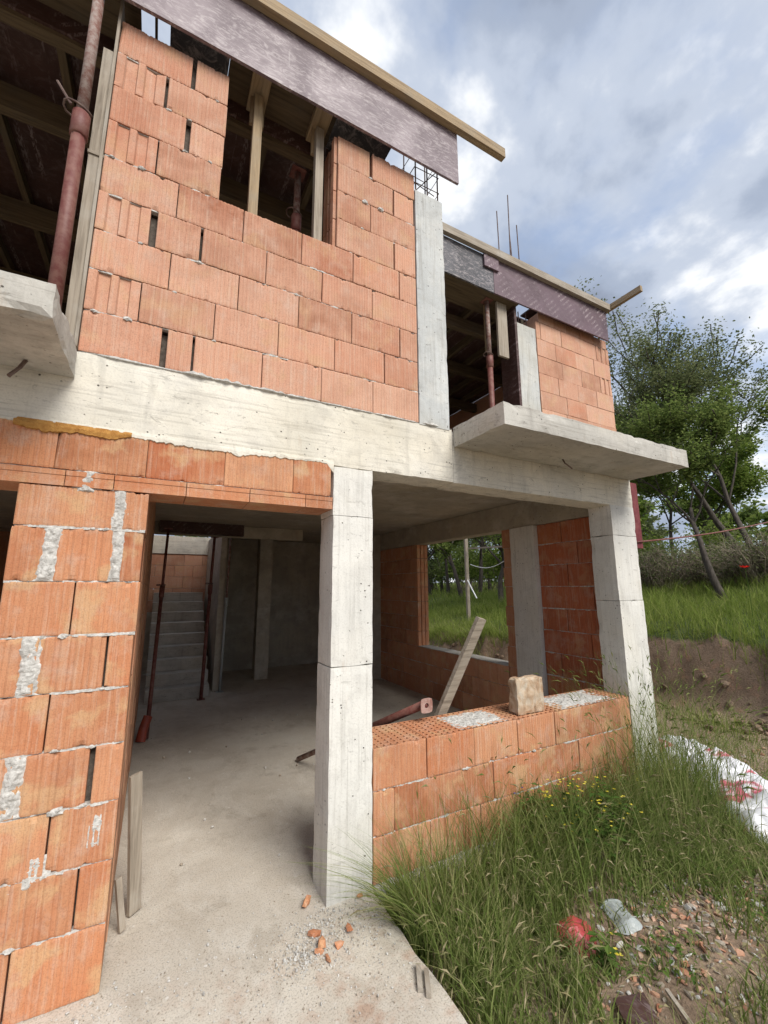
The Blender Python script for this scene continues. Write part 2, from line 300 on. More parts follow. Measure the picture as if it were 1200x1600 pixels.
# ------------------------------------------------------------------ object helpers
WL = {}                                             # world location of every parent-able object
def reg(o, loc, parent):
    WL[o.name] = np.array(loc, float)
    if parent is not None: o.parent = parent; o.location = Vector(WL[o.name]-WL[parent.name])
    else: o.location = Vector(loc)
    COL.objects.link(o); return o
def tag(o, label=None, cat=None, group=None, kind=None):
    if label: o['label'] = label
    if cat: o['category'] = cat
    if group: o['group'] = group
    if kind: o['kind'] = kind
    return o
def thing(name, loc, label, cat, group=None):
    o = bpy.data.objects.new(name, None); o.empty_display_size = .1; return tag(reg(o, loc, None), label, cat, group)
class MB:
    def __init__(s): s.v = []; s.f = []
    def add(s, vs, fs):
        b = len(s.v); s.v.extend([tuple(map(float, p)) for p in vs]); s.f.extend([tuple(i+b for i in f) for f in fs]); return s
    def box(s, x0, x1, y0, y1, z0, z1):
        return s.add([(x, y, z) for z in (z0, z1) for y in (y0, y1) for x in (x0, x1)],
                     [(0, 2, 3, 1), (4, 5, 7, 6), (0, 1, 5, 4), (2, 6, 7, 3), (0, 4, 6, 2), (1, 3, 7, 5)])
    def beam(s, a, b, w, h, up=(0, 0, 1)):           # a bar of section w x h from a to b
        a, b = Vector(a), Vector(b); d = (b-a).normalized(); u = Vector(up); sd_ = d.cross(u)
        if sd_.length < 1e-4: sd_ = d.cross(Vector((1, 0, 0)))
        sd_.normalize(); u = sd_.cross(d)
        P = []
        for c in (a, b):
            for i, j in ((-1, -1), (1, -1), (1, 1), (-1, 1)): P.append(c+sd_*(i*w/2)+u*(j*h/2))
        return s.add(P, [(3, 2, 1, 0), (4, 5, 6, 7)]+[(i, (i+1) % 4, 4+(i+1) % 4, 4+i) for i in range(4)])
    def tube(s, pts, rad, n=8, cap=True):
        pts = [Vector(p) for p in pts]
        if not hasattr(rad, '__len__'): rad = [rad]*len(pts)
        b = len(s.v); ref = Vector((.31, .17, .93))
        for i, p in enumerate(pts):
            d = (pts[min(i+1, len(pts)-1)]-pts[max(i-1, 0)]).normalized()
            x = d.cross(ref)
            if x.length < .05: x = d.cross(Vector((1, 0, 0)))
            x.normalize(); y = d.cross(x)
            for k in range(n):
                a = 2*math.pi*k/n; q = p+x*(math.cos(a)*rad[i])+y*(math.sin(a)*rad[i]); s.v.append(tuple(q))
        for i in range(len(pts)-1):
            for k in range(n): s.f.append((b+i*n+k, b+i*n+(k+1) % n, b+(i+1)*n+(k+1) % n, b+(i+1)*n+k))
        if cap: s.f.append(tuple(b+k for k in range(n))[::-1]); s.f.append(tuple(b+(len(pts)-1)*n+k for k in range(n)))
        return s
    def rough(s, x0, x1, y0, y1, z0, z1, step=.06, amp=.0025, chip=.010, skip=()):   # cast concrete: uneven faces, chipped arrises
        lo = np.array([x0, y0, z0]); hi = np.array([x1, y1, z1]); n = [max(1, int(round((hi[i]-lo[i])/step))) for i in range(3)]
        key = {}
        def vid(i, j, k):
            q = (i, j, k)
            if q in key: return key[q]
            p = lo+(hi-lo)*np.array([i/n[0], j/n[1], k/n[2]])
            e = [(-1 if t == 0 else 1 if t == m else 0) for t, m in zip(q, n)]
            d = noise.noise_vector(Vector(p*6.1))*amp+noise.noise_vector(Vector(p*19.))*amp*.7
            p = p+np.array(d)
            if sum(1 for t in e if t) >= 2:
                ch = chip(p) if callable(chip) else chip; c = (max(0.0, noise.noise(Vector(p*9.3+3.1))+.15)**1.5*ch+.0015) if ch else 0
                p = p-np.array(e)*c
            key[q] = len(s.v); s.v.append(tuple(p)); return key[q]
        for ax in range(3):
            a, b = [(1, 2), (2, 0), (0, 1)][ax]
            for side in (0, 1):
                if (ax, side) in skip: continue
                for i in range(n[a]):
                    for j in range(n[b]):
                        def mk(u, w):
                            t = [0, 0, 0]; t[ax] = n[ax]*side; t[a] = u; t[b] = w; return vid(*t)
                        q = (mk(i, j), mk(i+1, j), mk(i+1, j+1), mk(i, j+1)); s.f.append(q if side else q[::-1])
        return s
    def build(s, name, mat, parent=None, smooth=False, origin=None):
        V = np.array(s.v, float)
        if origin is None:
            origin = (V.min(0)+V.max(0))/2; origin[2] = V[:, 2].min()
        me = bpy.data.meshes.new(name); me.from_pydata([tuple(p) for p in (V-np.array(origin))], [], s.f); me.validate()
        me.materials.append(M[mat] if isinstance(mat, str) else mat)
        if smooth: me.polygons.foreach_set('use_smooth', [True]*len(me.polygons))
        o = bpy.data.objects.new(name, me); return reg(o, origin, parent)

# ------------------------------------------------------------------ ground
def sstep(x, a, b):
    t = np.clip((x-a)/(b-a), 0, 1); return t*t*(3-2*t)
def vnoise(x, y, f, seed=0):                          # cheap smooth value noise for arrays
    x = np.asarray(x, float)*f+seed*17.3; y = np.asarray(y, float)*f+seed*9.1
    xi = np.floor(x); yi = np.floor(y); fx = x-xi; fy = y-yi; fx = fx*fx*(3-2*fx); fy = fy*fy*(3-2*fy)
    h = lambda a, b: np.modf(np.abs(np.sin(a*127.1+b*311.7)*43758.5453))[0]
    return (h(xi, yi)*(1-fx)+h(xi+1, yi)*fx)*(1-fy)+(h(xi, yi+1)*(1-fx)+h(xi+1, yi+1)*fx)*fy
def bank_x(y): return 7.45-.05*(y-1)+.35*(vnoise(y, 0*y, .7, 3)-.5)+.12*(vnoise(y, 0*y, 2.7, 5)-.5)
def ground_z(x, y):
    x = np.asarray(x, float); y = np.asarray(y, float)
    z = -.13+.06*(vnoise(x, y, 1.3, 1)-.5)+.035*(vnoise(x, y, 4.1, 2)-.5)
    d = x-bank_x(y); amp = np.clip(1.0-.075*(y-1.3), .35, 1.05)
    rise = sstep(d, 0, .5)*amp+.22*np.clip(d-.45, 0, 4.2)+.03*np.clip(d-4.6, 0, 60)
    z = z+rise+sstep(d, .3, 1)*(.18*(vnoise(x, y, .8, 4)-.5)+.07*(vnoise(x, y, 3.1, 6)-.5))+sstep(d, 0, .2)*(1-sstep(d, .4, .7))*(.30*(vnoise(x, y, 3.1, 8)-.5)+.16*(vnoise(x, y, 9, 9)-.5))
    inside = (x < 4.22)*(y > .04)+(x < 1.22)*(y > -4.2)*(y <= .04)
    return np.where(inside > 0, -.32, z)
def make_ground():
    def axis(c, fine, half, far):
        a = np.arange(-half, half+1e-6, fine); g = []; st = fine; p = half
        while p < far: st *= 1.18; p += st; g.append(p)
        g = np.array(g); return c+np.concatenate([-g[::-1], a, g])
    xs = axis(6.0, .09, 5.4, 320); ys = axis(3.0, .11, 5.6, 320)
    # exact rows where the house footprint begins
    gx, gy = np.meshgrid(xs, ys, indexing='ij'); gz = ground_z(gx, gy)
    V = np.stack([gx, gy, gz], -1).reshape(-1, 3); nx, ny = len(xs), len(ys)
    idx = np.arange(nx*ny).reshape(nx, ny)
    F = np.stack([idx[:-1, :-1], idx[1:, :-1], idx[1:, 1:], idx[:-1, 1:]], -1).reshape(-1, 4)
    me = bpy.data.meshes.new('ground'); me.from_pydata(V.tolist(), [], F.tolist()); me.materials.append(M['soil'])
    me.polygons.foreach_set('use_smooth', [True]*len(me.polygons))
    o = bpy.data.objects.new('ground', me); tag(reg(o, (0, 0, 0), None), kind='structure')
make_ground()

# ------------------------------------------------------------------ the house: concrete frame
house = thing('unfinished_house', (1.9, 4, 0), 'unfinished two-storey house of orange hollow bricks and bare concrete', 'house')
SILL = 2.98; CH = .2465
m = MB(); m.rough(-3.2, 1.276, -4.2, .12, -.28, 0, .12, .004, lambda p: .022 if p[0] > 1.2 else 0, skip=((1, 1),))
m.rough(-3.2, 4.27, .12, 8.64, -.28, 0, .12, .004, 0, skip=((1, 0),)); m.box(1.27, 4.27, .004, .13, -.28, -.004); m.build('floor_slab', 'floor', house)
m = MB()
m.rough(.985, 1.275, -.003, .235, -.02, 1.27, .05, .002, .006); m.rough(.987, 1.277, -.001, .235, 1.2702, 2.22, .05, .002, .006); m.rough(.984, 1.274, -.002, .235, 2.2202, 2.552, .05, .0035, .008)
m.build('column', 'conc_col', house)
m = MB(); m.rough(3.9, 4.28, -.003, .25, -.2, 1.62, .05, .002, .008); m.rough(3.898, 4.278, -.001, .25, 1.6202, 2.25, .05, .002, .008); m.rough(3.9, 4.28, -.002, .25, 2.2502, 2.552, .05, .004, .01)
m.build('column', 'conc_col', house)
m = MB(); m.rough(-3.2, 1.98, 0, .25, 2.553, SILL, .05, .003, .012); m.build('beam', 'conc_beam', house)
m = MB(); m.rough(1.981, 4.279, .002, .25, 2.547, SILL-.01, .05, .003, .01); m.build('beam', 'conc_beam', house)
m = MB(); m.rough(1.672, 1.955, -.004, .25, SILL-.01, 5.07, .05, .002, .008); m.build('column', 'conc_grey', house)
m = MB(); m.rough(1.985, 4.27, -.56, -.003, 2.834, 3.0, .05, .003, .012); m.build('balcony_slab', 'conc_slab', house)
m = MB(); m.rough(-3.2, -.447, -.56, -.003, 2.822, 2.975, .04, .004, .022); m.build('balcony_slab', 'conc_slab', house)
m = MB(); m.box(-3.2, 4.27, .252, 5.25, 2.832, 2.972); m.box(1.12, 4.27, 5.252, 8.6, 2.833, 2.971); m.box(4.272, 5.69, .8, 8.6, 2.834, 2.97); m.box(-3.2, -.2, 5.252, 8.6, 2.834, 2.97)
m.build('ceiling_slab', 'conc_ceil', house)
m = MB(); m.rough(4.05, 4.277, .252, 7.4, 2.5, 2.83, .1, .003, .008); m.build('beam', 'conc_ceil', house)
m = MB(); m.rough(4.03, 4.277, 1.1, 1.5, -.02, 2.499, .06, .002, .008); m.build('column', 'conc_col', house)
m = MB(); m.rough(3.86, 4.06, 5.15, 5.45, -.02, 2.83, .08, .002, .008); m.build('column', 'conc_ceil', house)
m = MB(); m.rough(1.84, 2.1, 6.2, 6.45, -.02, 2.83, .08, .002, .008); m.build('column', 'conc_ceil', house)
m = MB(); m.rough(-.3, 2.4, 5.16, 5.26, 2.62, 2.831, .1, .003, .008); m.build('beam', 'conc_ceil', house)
m = MB(); m.rough(3.82, 4.16, .955, 1.2, 2.975, 5.10, .06, .002, .008); m.build('column', 'conc_grey', house)
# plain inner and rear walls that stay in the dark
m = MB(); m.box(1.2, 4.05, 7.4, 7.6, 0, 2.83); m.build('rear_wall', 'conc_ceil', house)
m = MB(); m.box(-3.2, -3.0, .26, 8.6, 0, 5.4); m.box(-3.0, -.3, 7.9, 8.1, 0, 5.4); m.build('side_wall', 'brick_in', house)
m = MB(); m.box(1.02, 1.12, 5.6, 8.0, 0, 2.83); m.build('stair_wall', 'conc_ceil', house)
m = MB(); m.box(-3.0, 5.44, 5.3, 5.4, 2.98, 5.6); m.build('upper_partition', 'brick_in', house)
m = MB(); m.box(5.44, 5.69, 1.2, 8.6, 2.98, 5.46); m.build('upper_side_wall', 'brick_up', house)

# ------------------------------------------------------------------ brickwork
def brick_part(wall, O, U, Nin, u0, u1, z0, z1, T, mat, style='rib', rng=random, name='brick', cells=False):
    L = u1-u0; H = z1-z0; prof = []
    if style == 'rib':
        n = max(2, int(round(L/.0215))); p = L/n
        for i in range(n): prof += [(i*p+.0008, .0021), (i*p+.22*p, 0), (i*p+.70*p, 0), (i*p+.90*p, .0021)]
        prof[0] = (0, .003); prof.append((L, .003))
    elif style == 'groove':
        k = [0, .16, .19, .40, .43, .56, .59, .78, .81, 1.0]; dd = [0, 0, .016, .016, 0, 0, .016, .016, .003, .003]
        prof = [(a*L, b) for a, b in zip(k, dd)]
    elif style == 'coarse':
        n = max(2, int(round(L/.062))); p = L/n
        for i in range(n): prof += [(i*p, .004), (i*p+.12*p, 0), (i*p+.62*p, 0), (i*p+.72*p, .006), (i*p+.95*p, .006)]
        prof.append((L, .004))
    else:
        n = max(2, int(round(L/.04))); prof = [(L*i/n, .0) for i in range(n+1)]
    off = rng.uniform(-.003, .003); tw = rng.uniform(-.006, .006); lean = rng.uniform(-.006, .006)
    jz = lambda: rng.uniform(-.0022, .0022)+(0 if rng.random() > .05 else rng.uniform(-.006, .006))
    P = []; k = len(prof)
    lv = [0, .009, .028, H-.028, H-.009, H] if style in ('rib', 'groove', 'coarse') and H > .1 else [0, H]
    chips = []
    if len(lv) > 2:
        for _ in range(rng.choice((1, 2, 3, 4, 5))):
            cu, cz = (rng.uniform(0, L), rng.choice((0, H))) if rng.random() < .75 else (rng.choice((0, L)), rng.uniform(0, H))
            chips.append((cu, cz, rng.uniform(.008, .026), rng.uniform(.4, 1.0)))
    sd0 = rng.uniform(0, 99)
    for zi, zl in enumerate(lv):
        for (u, nn) in prof:
            z = zl; d = nn+off+tw*(u-L/2)+lean*(zl/H-.5)*H
            if zi in (0, len(lv)-1):
                z += jz()*.7+.0022*noise.noise(Vector((u*22, zi, sd0))); d += .0016
            d += .0012*noise.noise(Vector((u*9, zl*9, sd0)))
            for cu, cz, r, a in chips:
                q = math.hypot(u-cu, zl-cz)
                if q < r: d += a*.016*(1-q/r); z += (1 if cz == 0 else -1)*(.004*(1-q/r) if cz in (0, H) else 0)
            P.append((u, d, z))
    nl = len(lv); bz = [(L, T, 0), (0, T, 0), (L, T, H), (0, T, H)]; b = nl*k; P += bz; e = (nl-1)*k
    F = [(r*k+i, r*k+i+1, (r+1)*k+i+1, (r+1)*k+i) for r in range(nl-1) for i in range(k-1)]
    F += [tuple(r*k+k-1 for r in range(nl))[::-1]+(b, b+2), (b, b+1, b+3, b+2), tuple(r*k for r in range(nl))+(b+3, b+1), tuple(range(k))[::-1]+(b+1, b)]
    top = tuple(e+i for i in range(k))+(b+2, b+3)
    if not cells: F.append(top)
    V = [np.array(O)+np.array(U)*(u0+p[0])+np.array(Nin)*p[1]+np.array((0, 0, z0+p[2])) for p in P]
    mb = MB(); mb.add(V, F)
    if cells:                                          # open tops: the hollow cells of the block
        w = .007; nx = max(2, int(round(L/.052))); ny = max(2, int(round((T-.006)/.040)))
        q = lambda u, t, z: np.array(O)+np.array(U)*(u0+u)+np.array(Nin)*t+np.array((0, 0, z0+z))
        ue = [L*i/nx for i in range(nx+1)]; te = [.004+off+(T-.004-off)*j/ny for j in range(ny+1)]
        for i in range(nx):
            for j in range(ny):
                ub, ut, ta, tb = ue[i], ue[i+1], te[j], te[j+1]
                o = [q(ub, ta, H), q(ut, ta, H), q(ut, tb, H), q(ub, tb, H)]
                sh = (ut-ub)*.5*(j % 2)*0
                a = [q(ub+w, ta+w, H), q(ut-w, ta+w, H), q(ut-w, tb-w, H), q(ub+w, tb-w, H)]
                dz = .07; lowr = [x-np.array((0, 0, dz)) for x in a]
                mb.add(o+a+lowr, [(0, 1, 5, 4), (1, 2, 6, 5), (2, 3, 7, 6), (3, 0, 4, 7), (4, 5, 9, 8), (5, 6, 10, 9), (6, 7, 11, 10), (7, 4, 8, 11), (8, 9, 10, 11)])
    org = np.array(O)+np.array(U)*(u0+L/2)+np.array((0, 0, z0))+np.array(Nin)*T/2
    return mb.build(name, mat, wall, origin=org)

def mortar_bed(mb, O, U, Nin, u0, u1, z, amount, seed, T=.2, thick=.005, out=.012):
    n = max(4, int((u1-u0)/.014)); O = np.array(O); U = np.array(U); Nn = np.array(Nin); P = []
    for i in range(n+1):
        u = u0+(u1-u0)*i/n
        k = noise.noise(Vector((u*4.3, seed*3.7, .3)))*.6+noise.noise(Vector((u*21, seed*5.1, 1.7)))*.5+amount
        k = max(0.0, k); f = .012-min(k*out*1.6, .012+out); hh = thick+min(k, .9)*.009*(.7+noise.noise(Vector((u*50, seed, 4))))
        sag = -.004*k
        for nn, zz in ((.04, hh*.5), (f, hh*.8+sag), (f-.001, -hh*.6+sag), (.04, -hh*.5)):
            P.append(O+U*u+Nn*nn+np.array((0, 0, z+zz)))
    F = []
    for i in range(n):
        for j in range(3): F.append((4*i+j, 4*i+j+1, 4*i+5+j, 4*i+4+j))
    mb.add(P, F)
def blob(mb, c, r, Nin, seed):
    bm = bmesh.new(); bmesh.ops.create_icosphere(bm, subdivisions=2, radius=1.0)
    Nn = Vector(Nin); c = Vector(c)
    for v in bm.verts:
        k = 1+.55*noise.noise(v.co*1.7+Vector((seed, 0, 0)))+.25*noise.noise(v.co*5+Vector((0, seed, 0)))
        d = v.co*k; dn = d.dot(Nn); d = d-Nn*dn*.55
        v.co = Vector((d.x*r, d.y*r, d.z*r*.55))+c
    bm.verts.ensure_lookup_table()
    mb.add([v.co[:] for v in bm.verts], [[v.index for v in f.verts] for f in bm.faces]); bm.free()
def smear(mb, O, U, Nin, u0, u1, z0, z1, seed, out=.004, deep=.03, wob=.012):     # mortar filling a wide joint, feathering out over the brick faces
    n, k = 26, 46; P = []; O = np.array(O); U = np.array(U); Nn = np.array(Nin); w = u1-u0; a, b = u0-w*.55, u1+w*.55
    for j in range(k+1):
        z = z0-.01+(z1-z0+.02)*j/k; sh = wob*1.3*noise.noise(Vector((z*9, seed, 0)))
        for i in range(n+1):
            u = a+(b-a)*i/n; c = abs((u+sh-(u0+u1)/2)/(w*.55)); ez = min(1, min(j, k-j)/3)
            t = 1.15-c**1.6+.75*noise.noise(Vector((u*24, z*24, seed)))+.55*noise.noise(Vector((u*70, z*70, seed)))
            h = max(-.004, min(t, 1.2)*out*1.5*ez)
            h += .0012*noise.noise(Vector((u*160, z*160, seed))) if t > .1 else 0
            P.append(O+U*u+Nn*(.0035-h)+np.array((0, 0, z)))
    mb.add(P, [(j*(n+1)+i, j*(n+1)+i+1, (j+1)*(n+1)+i+1, (j+1)*(n+1)+i) for j in range(k) for i in range(n)])

def wall(name, O, U, Nin, rows, T, mat, mort=.0, seed=0, core='mortar_dark', gap=.0045, cells_top=False, blobs=(), smears=(), label=None, corein=.045):
    """rows: list of (z0, z1, [(u0, u1, style)...]); bricks become children of the wall part"""
    core_mb = MB(); O = np.array(O, float); Uv = np.array(U, float); Nv = np.array(Nin, float)
    for z0, z1, bs in rows:
        a, b = bs[0][0]+.012, bs[-1][1]-.012
        c = [O+Uv*u+Nv*n+np.array((0, 0, z)) for z in (z0, z1-.02) for n in (corein, T-.012) for u in (a, b)]
        core_mb.add(c, [(0, 2, 3, 1), (4, 5, 7, 6), (0, 1, 5, 4), (2, 6, 7, 3), (0, 4, 6, 2), (1, 3, 7, 5)])
    w = core_mb.build(name, core, house)
    if label: w['label'] = label
    rng = random.Random(seed+5)
    for ri, (z0, z1, bs) in enumerate(rows):
        for (u0, u1, st) in bs:
            brick_part(w, O, U, Nin, u0+.0012, u1-.0012, z0+gap, z1-gap*.4, T, mat, st, rng, cells=(cells_top and ri == len(rows)-1))
    mm = MB()
    for ri, (z0, z1, bs) in enumerate(rows):
        if ri == 0 and mort < -.4: continue
        mortar_bed(mm, O, U, Nin, bs[0][0]+.003, bs[-1][1]-.003, z0+.001, mort, seed*10+ri)
    for i, (u, z, r) in enumerate(blobs): blob(mm, O+Uv*u+np.array((0, 0, z)), r, Nin, seed+i*3.3)
    for i, sm in enumerate(smears): smear(mm, O, U, Nin, *sm[:4], seed+i*2.7, *sm[4:])
    tag(mm.build('mortar', 'mortar', w), kind='stuff')
    return w

X1, NY = (1, 0, 0), (0, 1, 0)
def jx(px, py, y=0.0): return float(atY(px, py, y)[0])
def rows_from(spec, z0, h, ul, ur, y=0.0):
    """spec rows bottom->top: list of (px, py, gap_m) joints; ul / ur: end of row (value or list)"""
    rows = []
    for i, (js, sty) in enumerate(spec):
        a = ul[i] if hasattr(ul, '__len__') else ul; b = ur[i] if hasattr(ur, '__len__') else ur
        cuts = [(jx(px, py, y), g) for px, py, g in js]; segs = []; cur = a
        for k, (u, g) in enumerate(cuts): segs.append([cur, u-g/2]); cur = u+g/2
        segs.append([cur, b]); rows.append((z0+i*h, z0+(i+1)*h, [(s[0], s[1], sty.get(k, 'rib')) for k, s in enumerate(segs)]))
    return rows
G = {0: 'groove'}
# main upper wall, left of / under / right of the window
wl, wr, jl, jr = -.452, 1.668, .174, .977
low5 = [([(258, 520, .03), (302, 545, .012), (409, 585, .003), (502, 605, .003), (583, 625, .003)], {}),
        ([(219, 467, .004), (335, 500, .003), (435, 525, .003), (523, 550, .003), (601, 575, .008)], G),
        ([(265, 425, .003), (373, 450, .003), (467, 480, .003), (550, 508, .003), (625, 530, .008)], {}),
        ([(240, 350, .036), (315, 376, .014), (416, 418, .003), (504, 443, .003), (582, 467, .003)], G),
        ([(278, 308, .003), (381, 346, .003), (472, 378, .003), (552, 412, .003), (624, 438, .008)], {})]
rows = rows_from(low5, SILL+.002, CH, wl, wr)
wA = wall('brick_wall', (0, 0, 0), X1, NY, rows, .25, 'brick_up', .02, 1, blobs=[(jx(199, 495), SILL+CH, .022), (jx(147, 481), SILL+CH, .016), (jx(273, 452), SILL+2*CH, .012), (jx(335, 525), SILL+CH, .012), (jx(220, 378), SILL+3*CH, .014), (jx(312, 402), SILL+3*CH, .018), (jx(463, 453), SILL+3*CH, .014)])
z5 = SILL+.002+5*CH
left4 = [([(246, 240, .006)], G), ([(294, 205, .028)], {}), ([(261, 137, .016)], G), ([(304, 110, .024)], {})]
wall('brick_wall', (0, 0, 0), X1, NY, rows_from(left4, z5, CH, wl, [jl-.006, jl, jl+.004, jl+.002]), .25, 'brick_up', .04, 2, blobs=[(jx(222, 257), z5, .02), (jx(265, 163), z5+2*CH, .016), (jx(290, 228), z5+CH, .014), (jx(329, 247), z5+CH, .014), (jx(297, 183), z5+2*CH, .012), (jx(176, 238), z5+.0, .014), (jx(340, 154), z5+3*CH, .012)])
right4 = [([(616, 390, .01)], {}), ([(579, 327, .004)], {}), ([(615, 308, .012)], {}), ([(580, 250, .022)], {})]
wall('brick_wall', (0, 0, 0), X1, NY, rows_from(right4, z5, CH, [jr, jr, jr+.003, jr], [wr-.005, wr, wr-.012, wr-.003]), .25, 'brick_up', .02, 3, blobs=[(jx(570, 312), z5+2*CH, .03), (jx(595, 319), z5+2*CH, .028), (jx(566, 350), z5+CH, .014), (jx(579, 266), z5+3*CH, .014)])
# grooved reveal on the right window jamb
m = MB()
for i, (t0, t1, dp) in enumerate(((.02, .075, .0), (.085, .14, .012), (.15, .245, .004))):
    for k in range(4): m.box(jr-.012-.014+dp, jr-.003, t0, t1, z5+k*CH+.006, z5+(k+1)*CH-.003-.012*(i % 2))
m.build('jamb_tile', 'brick_up', house)
# recessed upper wall on the right
YR = .95; xr = 4.165; xe = 5.69
def jr_(x, y): return (800+x/6, 440+y/6)
def J(x, y, g=.004): a = jr_(x, y); return (a[0], a[1], g)
rt = [([J(520, 1300)], {}), ([J(520, 1160), J(700, 1210)], {1: 'rib'}), ([J(440, 980), J(620, 1030), J(795, 1080)], {}), ([J(475, 830), J(655, 905), J(830, 960)], {3: 'groove'}), ([J(410, 660), J(600, 730), J(770, 800)], {}), ([J(265, 440), J(460, 530), J(640, 600), J(790, 680)], {4: 'groove'})]
zt = float(atY(836, 501, YR)[2]); zr = [zt-CH*k for k in range(9, -1, -1)]
specs = {5: rt[5], 4: rt[4], 3: rt[3], 2: rt[2], 1: rt[1], 0: rt[0]}
rows = []
nv = 6
full = [([], {}) for _ in range(9-nv)]
def gen(i):
    off = .19 if i % 2 else .0; us = []; u = xr+.375-off
    while u < xe-.2: us.append(u); u += .375
    return us
for i in range(9):
    zA, zB = zt-CH*(9-i), zt-CH*(8-i)
    if i < 9-nv: us = gen(i); st = {}
    else:
        js, st = rt[i-(9-nv)]; us = [jx(a, b, YR) for a, b, g in js]
    ends = [xr]+us+[xe]; rows.append((zA, zB, [(a+.002, b-.002, st.get(k, 'plain')) for k, (a, b) in enumerate(zip(ends[:-1], ends[1:]))]))
if rows[0][0] < 2.975: rows[0] = (2.976, rows[0][1], rows[0][2])
tz = zt+.14
rows.append((zt, tz, [(a, b-.003, 'plain') for a, b in zip((xr+.06, xr+.36, xr+.62, xr+.9, xr+1.2), (xr+.36, xr+.62, xr+.9, xr+1.2, xe-.03))]))
wall('brick_wall', (0, YR, 0), X1, NY, rows, .25, 'brick_up', -.35, 4)
# ground floor: pier left of the doorway (nine courses)
PL, PR = -.607, -.066; pz = [0.0, .272, .524, .774, 1.026, 1.28, 1.534, 1.788, 2.05, 2.252]
pj = [[], [(119, 1395, .006)], [(73, 1320, .006)], [(141, 1210, .022)], [(74, 1118, .005)], [(165, 1030, .008)], [(113, 950, .005)], [(184, 870, .03), (77, 870, .045)], [(188, 790, .035)]]
rows = []
for i, js in enumerate(pj):
    us = sorted((jx(a, b), g) for a, b, g in js); cur = PL+random.uniform(-.004, .004); segs = []
    for u, g in us: segs.append([cur, u-g/2]); cur = u+g/2
    segs.append([cur, PR+random.uniform(-.006, .004)])
    sty = 'coarse' if i in (1, 3, 5, 7) else 'rib'
    segs2 = []
    for k, sg in enumerate(segs):
        if i in (0, 2, 4) and k == 0 and sg[1]-sg[0] > .42: segs2 += [[sg[0], sg[0]+.2], [sg[0]+.206, sg[1]]]
        else: segs2.append(sg)
    rows.append((pz[i], pz[i+1], [(a, b, sty if (b-a) > .14 else 'rib') for a, b in segs2]))
def zz(px, py): return float(atY(px, py)[2])
sm = [(jx(179, 795), jx(197, 795), 2.06, 2.255, .005, .03, .012), (jx(64, 868), jx(90, 868), 1.80, 2.045, .006, .03, .016), (jx(177, 868), jx(190, 868), 1.80, 2.045, .005, .03, .010),
      (jx(32, 1035), jx(58, 1035), 1.29, 1.53, .006, .03, .018), (jx(8, 1215), jx(30, 1215), .79, 1.02, .006, .03, .016), (jx(126, 748), jx(148, 752), 2.245, 2.335, .006, .03, .01), (jx(30, 1380), jx(60, 1385), .50, .60, .003, .03, .02), (jx(140, 1290), jx(160, 1290), .60, .72, .002, .03, .02)]
wall('brick_pier', (0, 0, 0), X1, NY, rows, .30, 'brick_low', .30, 6, blobs=[(jx(75, 1378), .774, .03), (jx(66, 1380), .77, .018), (jx(143, 1170), 1.026+.0, .014), (jx(85, 1175), 1.03, .014), (jx(100, 990), 1.534, .02), (jx(165, 828), 2.05, .014), (jx(12, 1490), .28, .02), (jx(145, 830), 2.05, .012), (jx(160, 1075), 1.28, .012), (jx(130, 1250), .78, .014)], smears=sm)
m = MB()
for k in range(18):
    for j in range(9):
        off = .0 if j % 2 == 0 else .19
        y0 = .302+k*.29-off*.5; y1 = y0+.284
        if y1 > 5.2: continue
        y0 = max(y0, .302); 
        pass
# side wall of the doorway, seen edge-on
rows = []
for j in range(9):
    us = []; u = .305+(.19 if j % 2 else .375)
    while u < 5.0: us.append(u); u += .375
    e = [.305]+us+[5.15]; rows.append((pz[j], pz[j+1], [(a, b, 'plain') for a, b in zip(e[:-1], e[1:])]))
rows.append((2.252, 2.5, rows[1][2])); rows.append((2.5, 2.83, rows[0][2]))
wall('brick_wall', (-.068, 0, 0), (0, 1, 0), (-1, 0, 0), rows, .12, 'brick_in', -.2, 8)
# course above the doorway and its tile lintel
sj = [(88, 700), (230, 715), (351, 735), (458, 755)]; us = [-3.19, -2.6, -2.0, -1.4]+[-1.02]+[jx(*p) for p in sj]+[.968]
us = [-3.19, -2.81, -2.43, -2.05, -1.67, -1.29, -.95]+[jx(*p) for p in sj]+[.968]
wall('brick_course', (0, 0, 0), X1, NY, [(2.337, 2.566, [(a, b, 'rib') for a, b in zip(us[:-1], us[1:])])], .25, 'brick_low', -.3, 9)
lj = [-3.19, -2.6, -2.0, -1.4, -.95, jx(102, 745), jx(178, 757), jx(291, 768), jx(390, 780), jx(477, 792), .982]
m = MB(); m.box(-3.19, .95, .03, .24, 2.27, 2.335); ln = m.build('lintel', 'mortar_dark', house)
rng = random.Random(3)
for a, b in zip(lj[:-1], lj[1:]):
    mb = MB(); o = rng.uniform(-.002, .002)
    for k in range(3): mb.box(a+.002, b-.002, -.004+o+(.003 if k == 1 else 0), .26, 2.256+k*.026+(.0008 if k else 0), 2.256+(k+1)*.026)
    mb.build('lintel_tile', 'brick_low', ln)
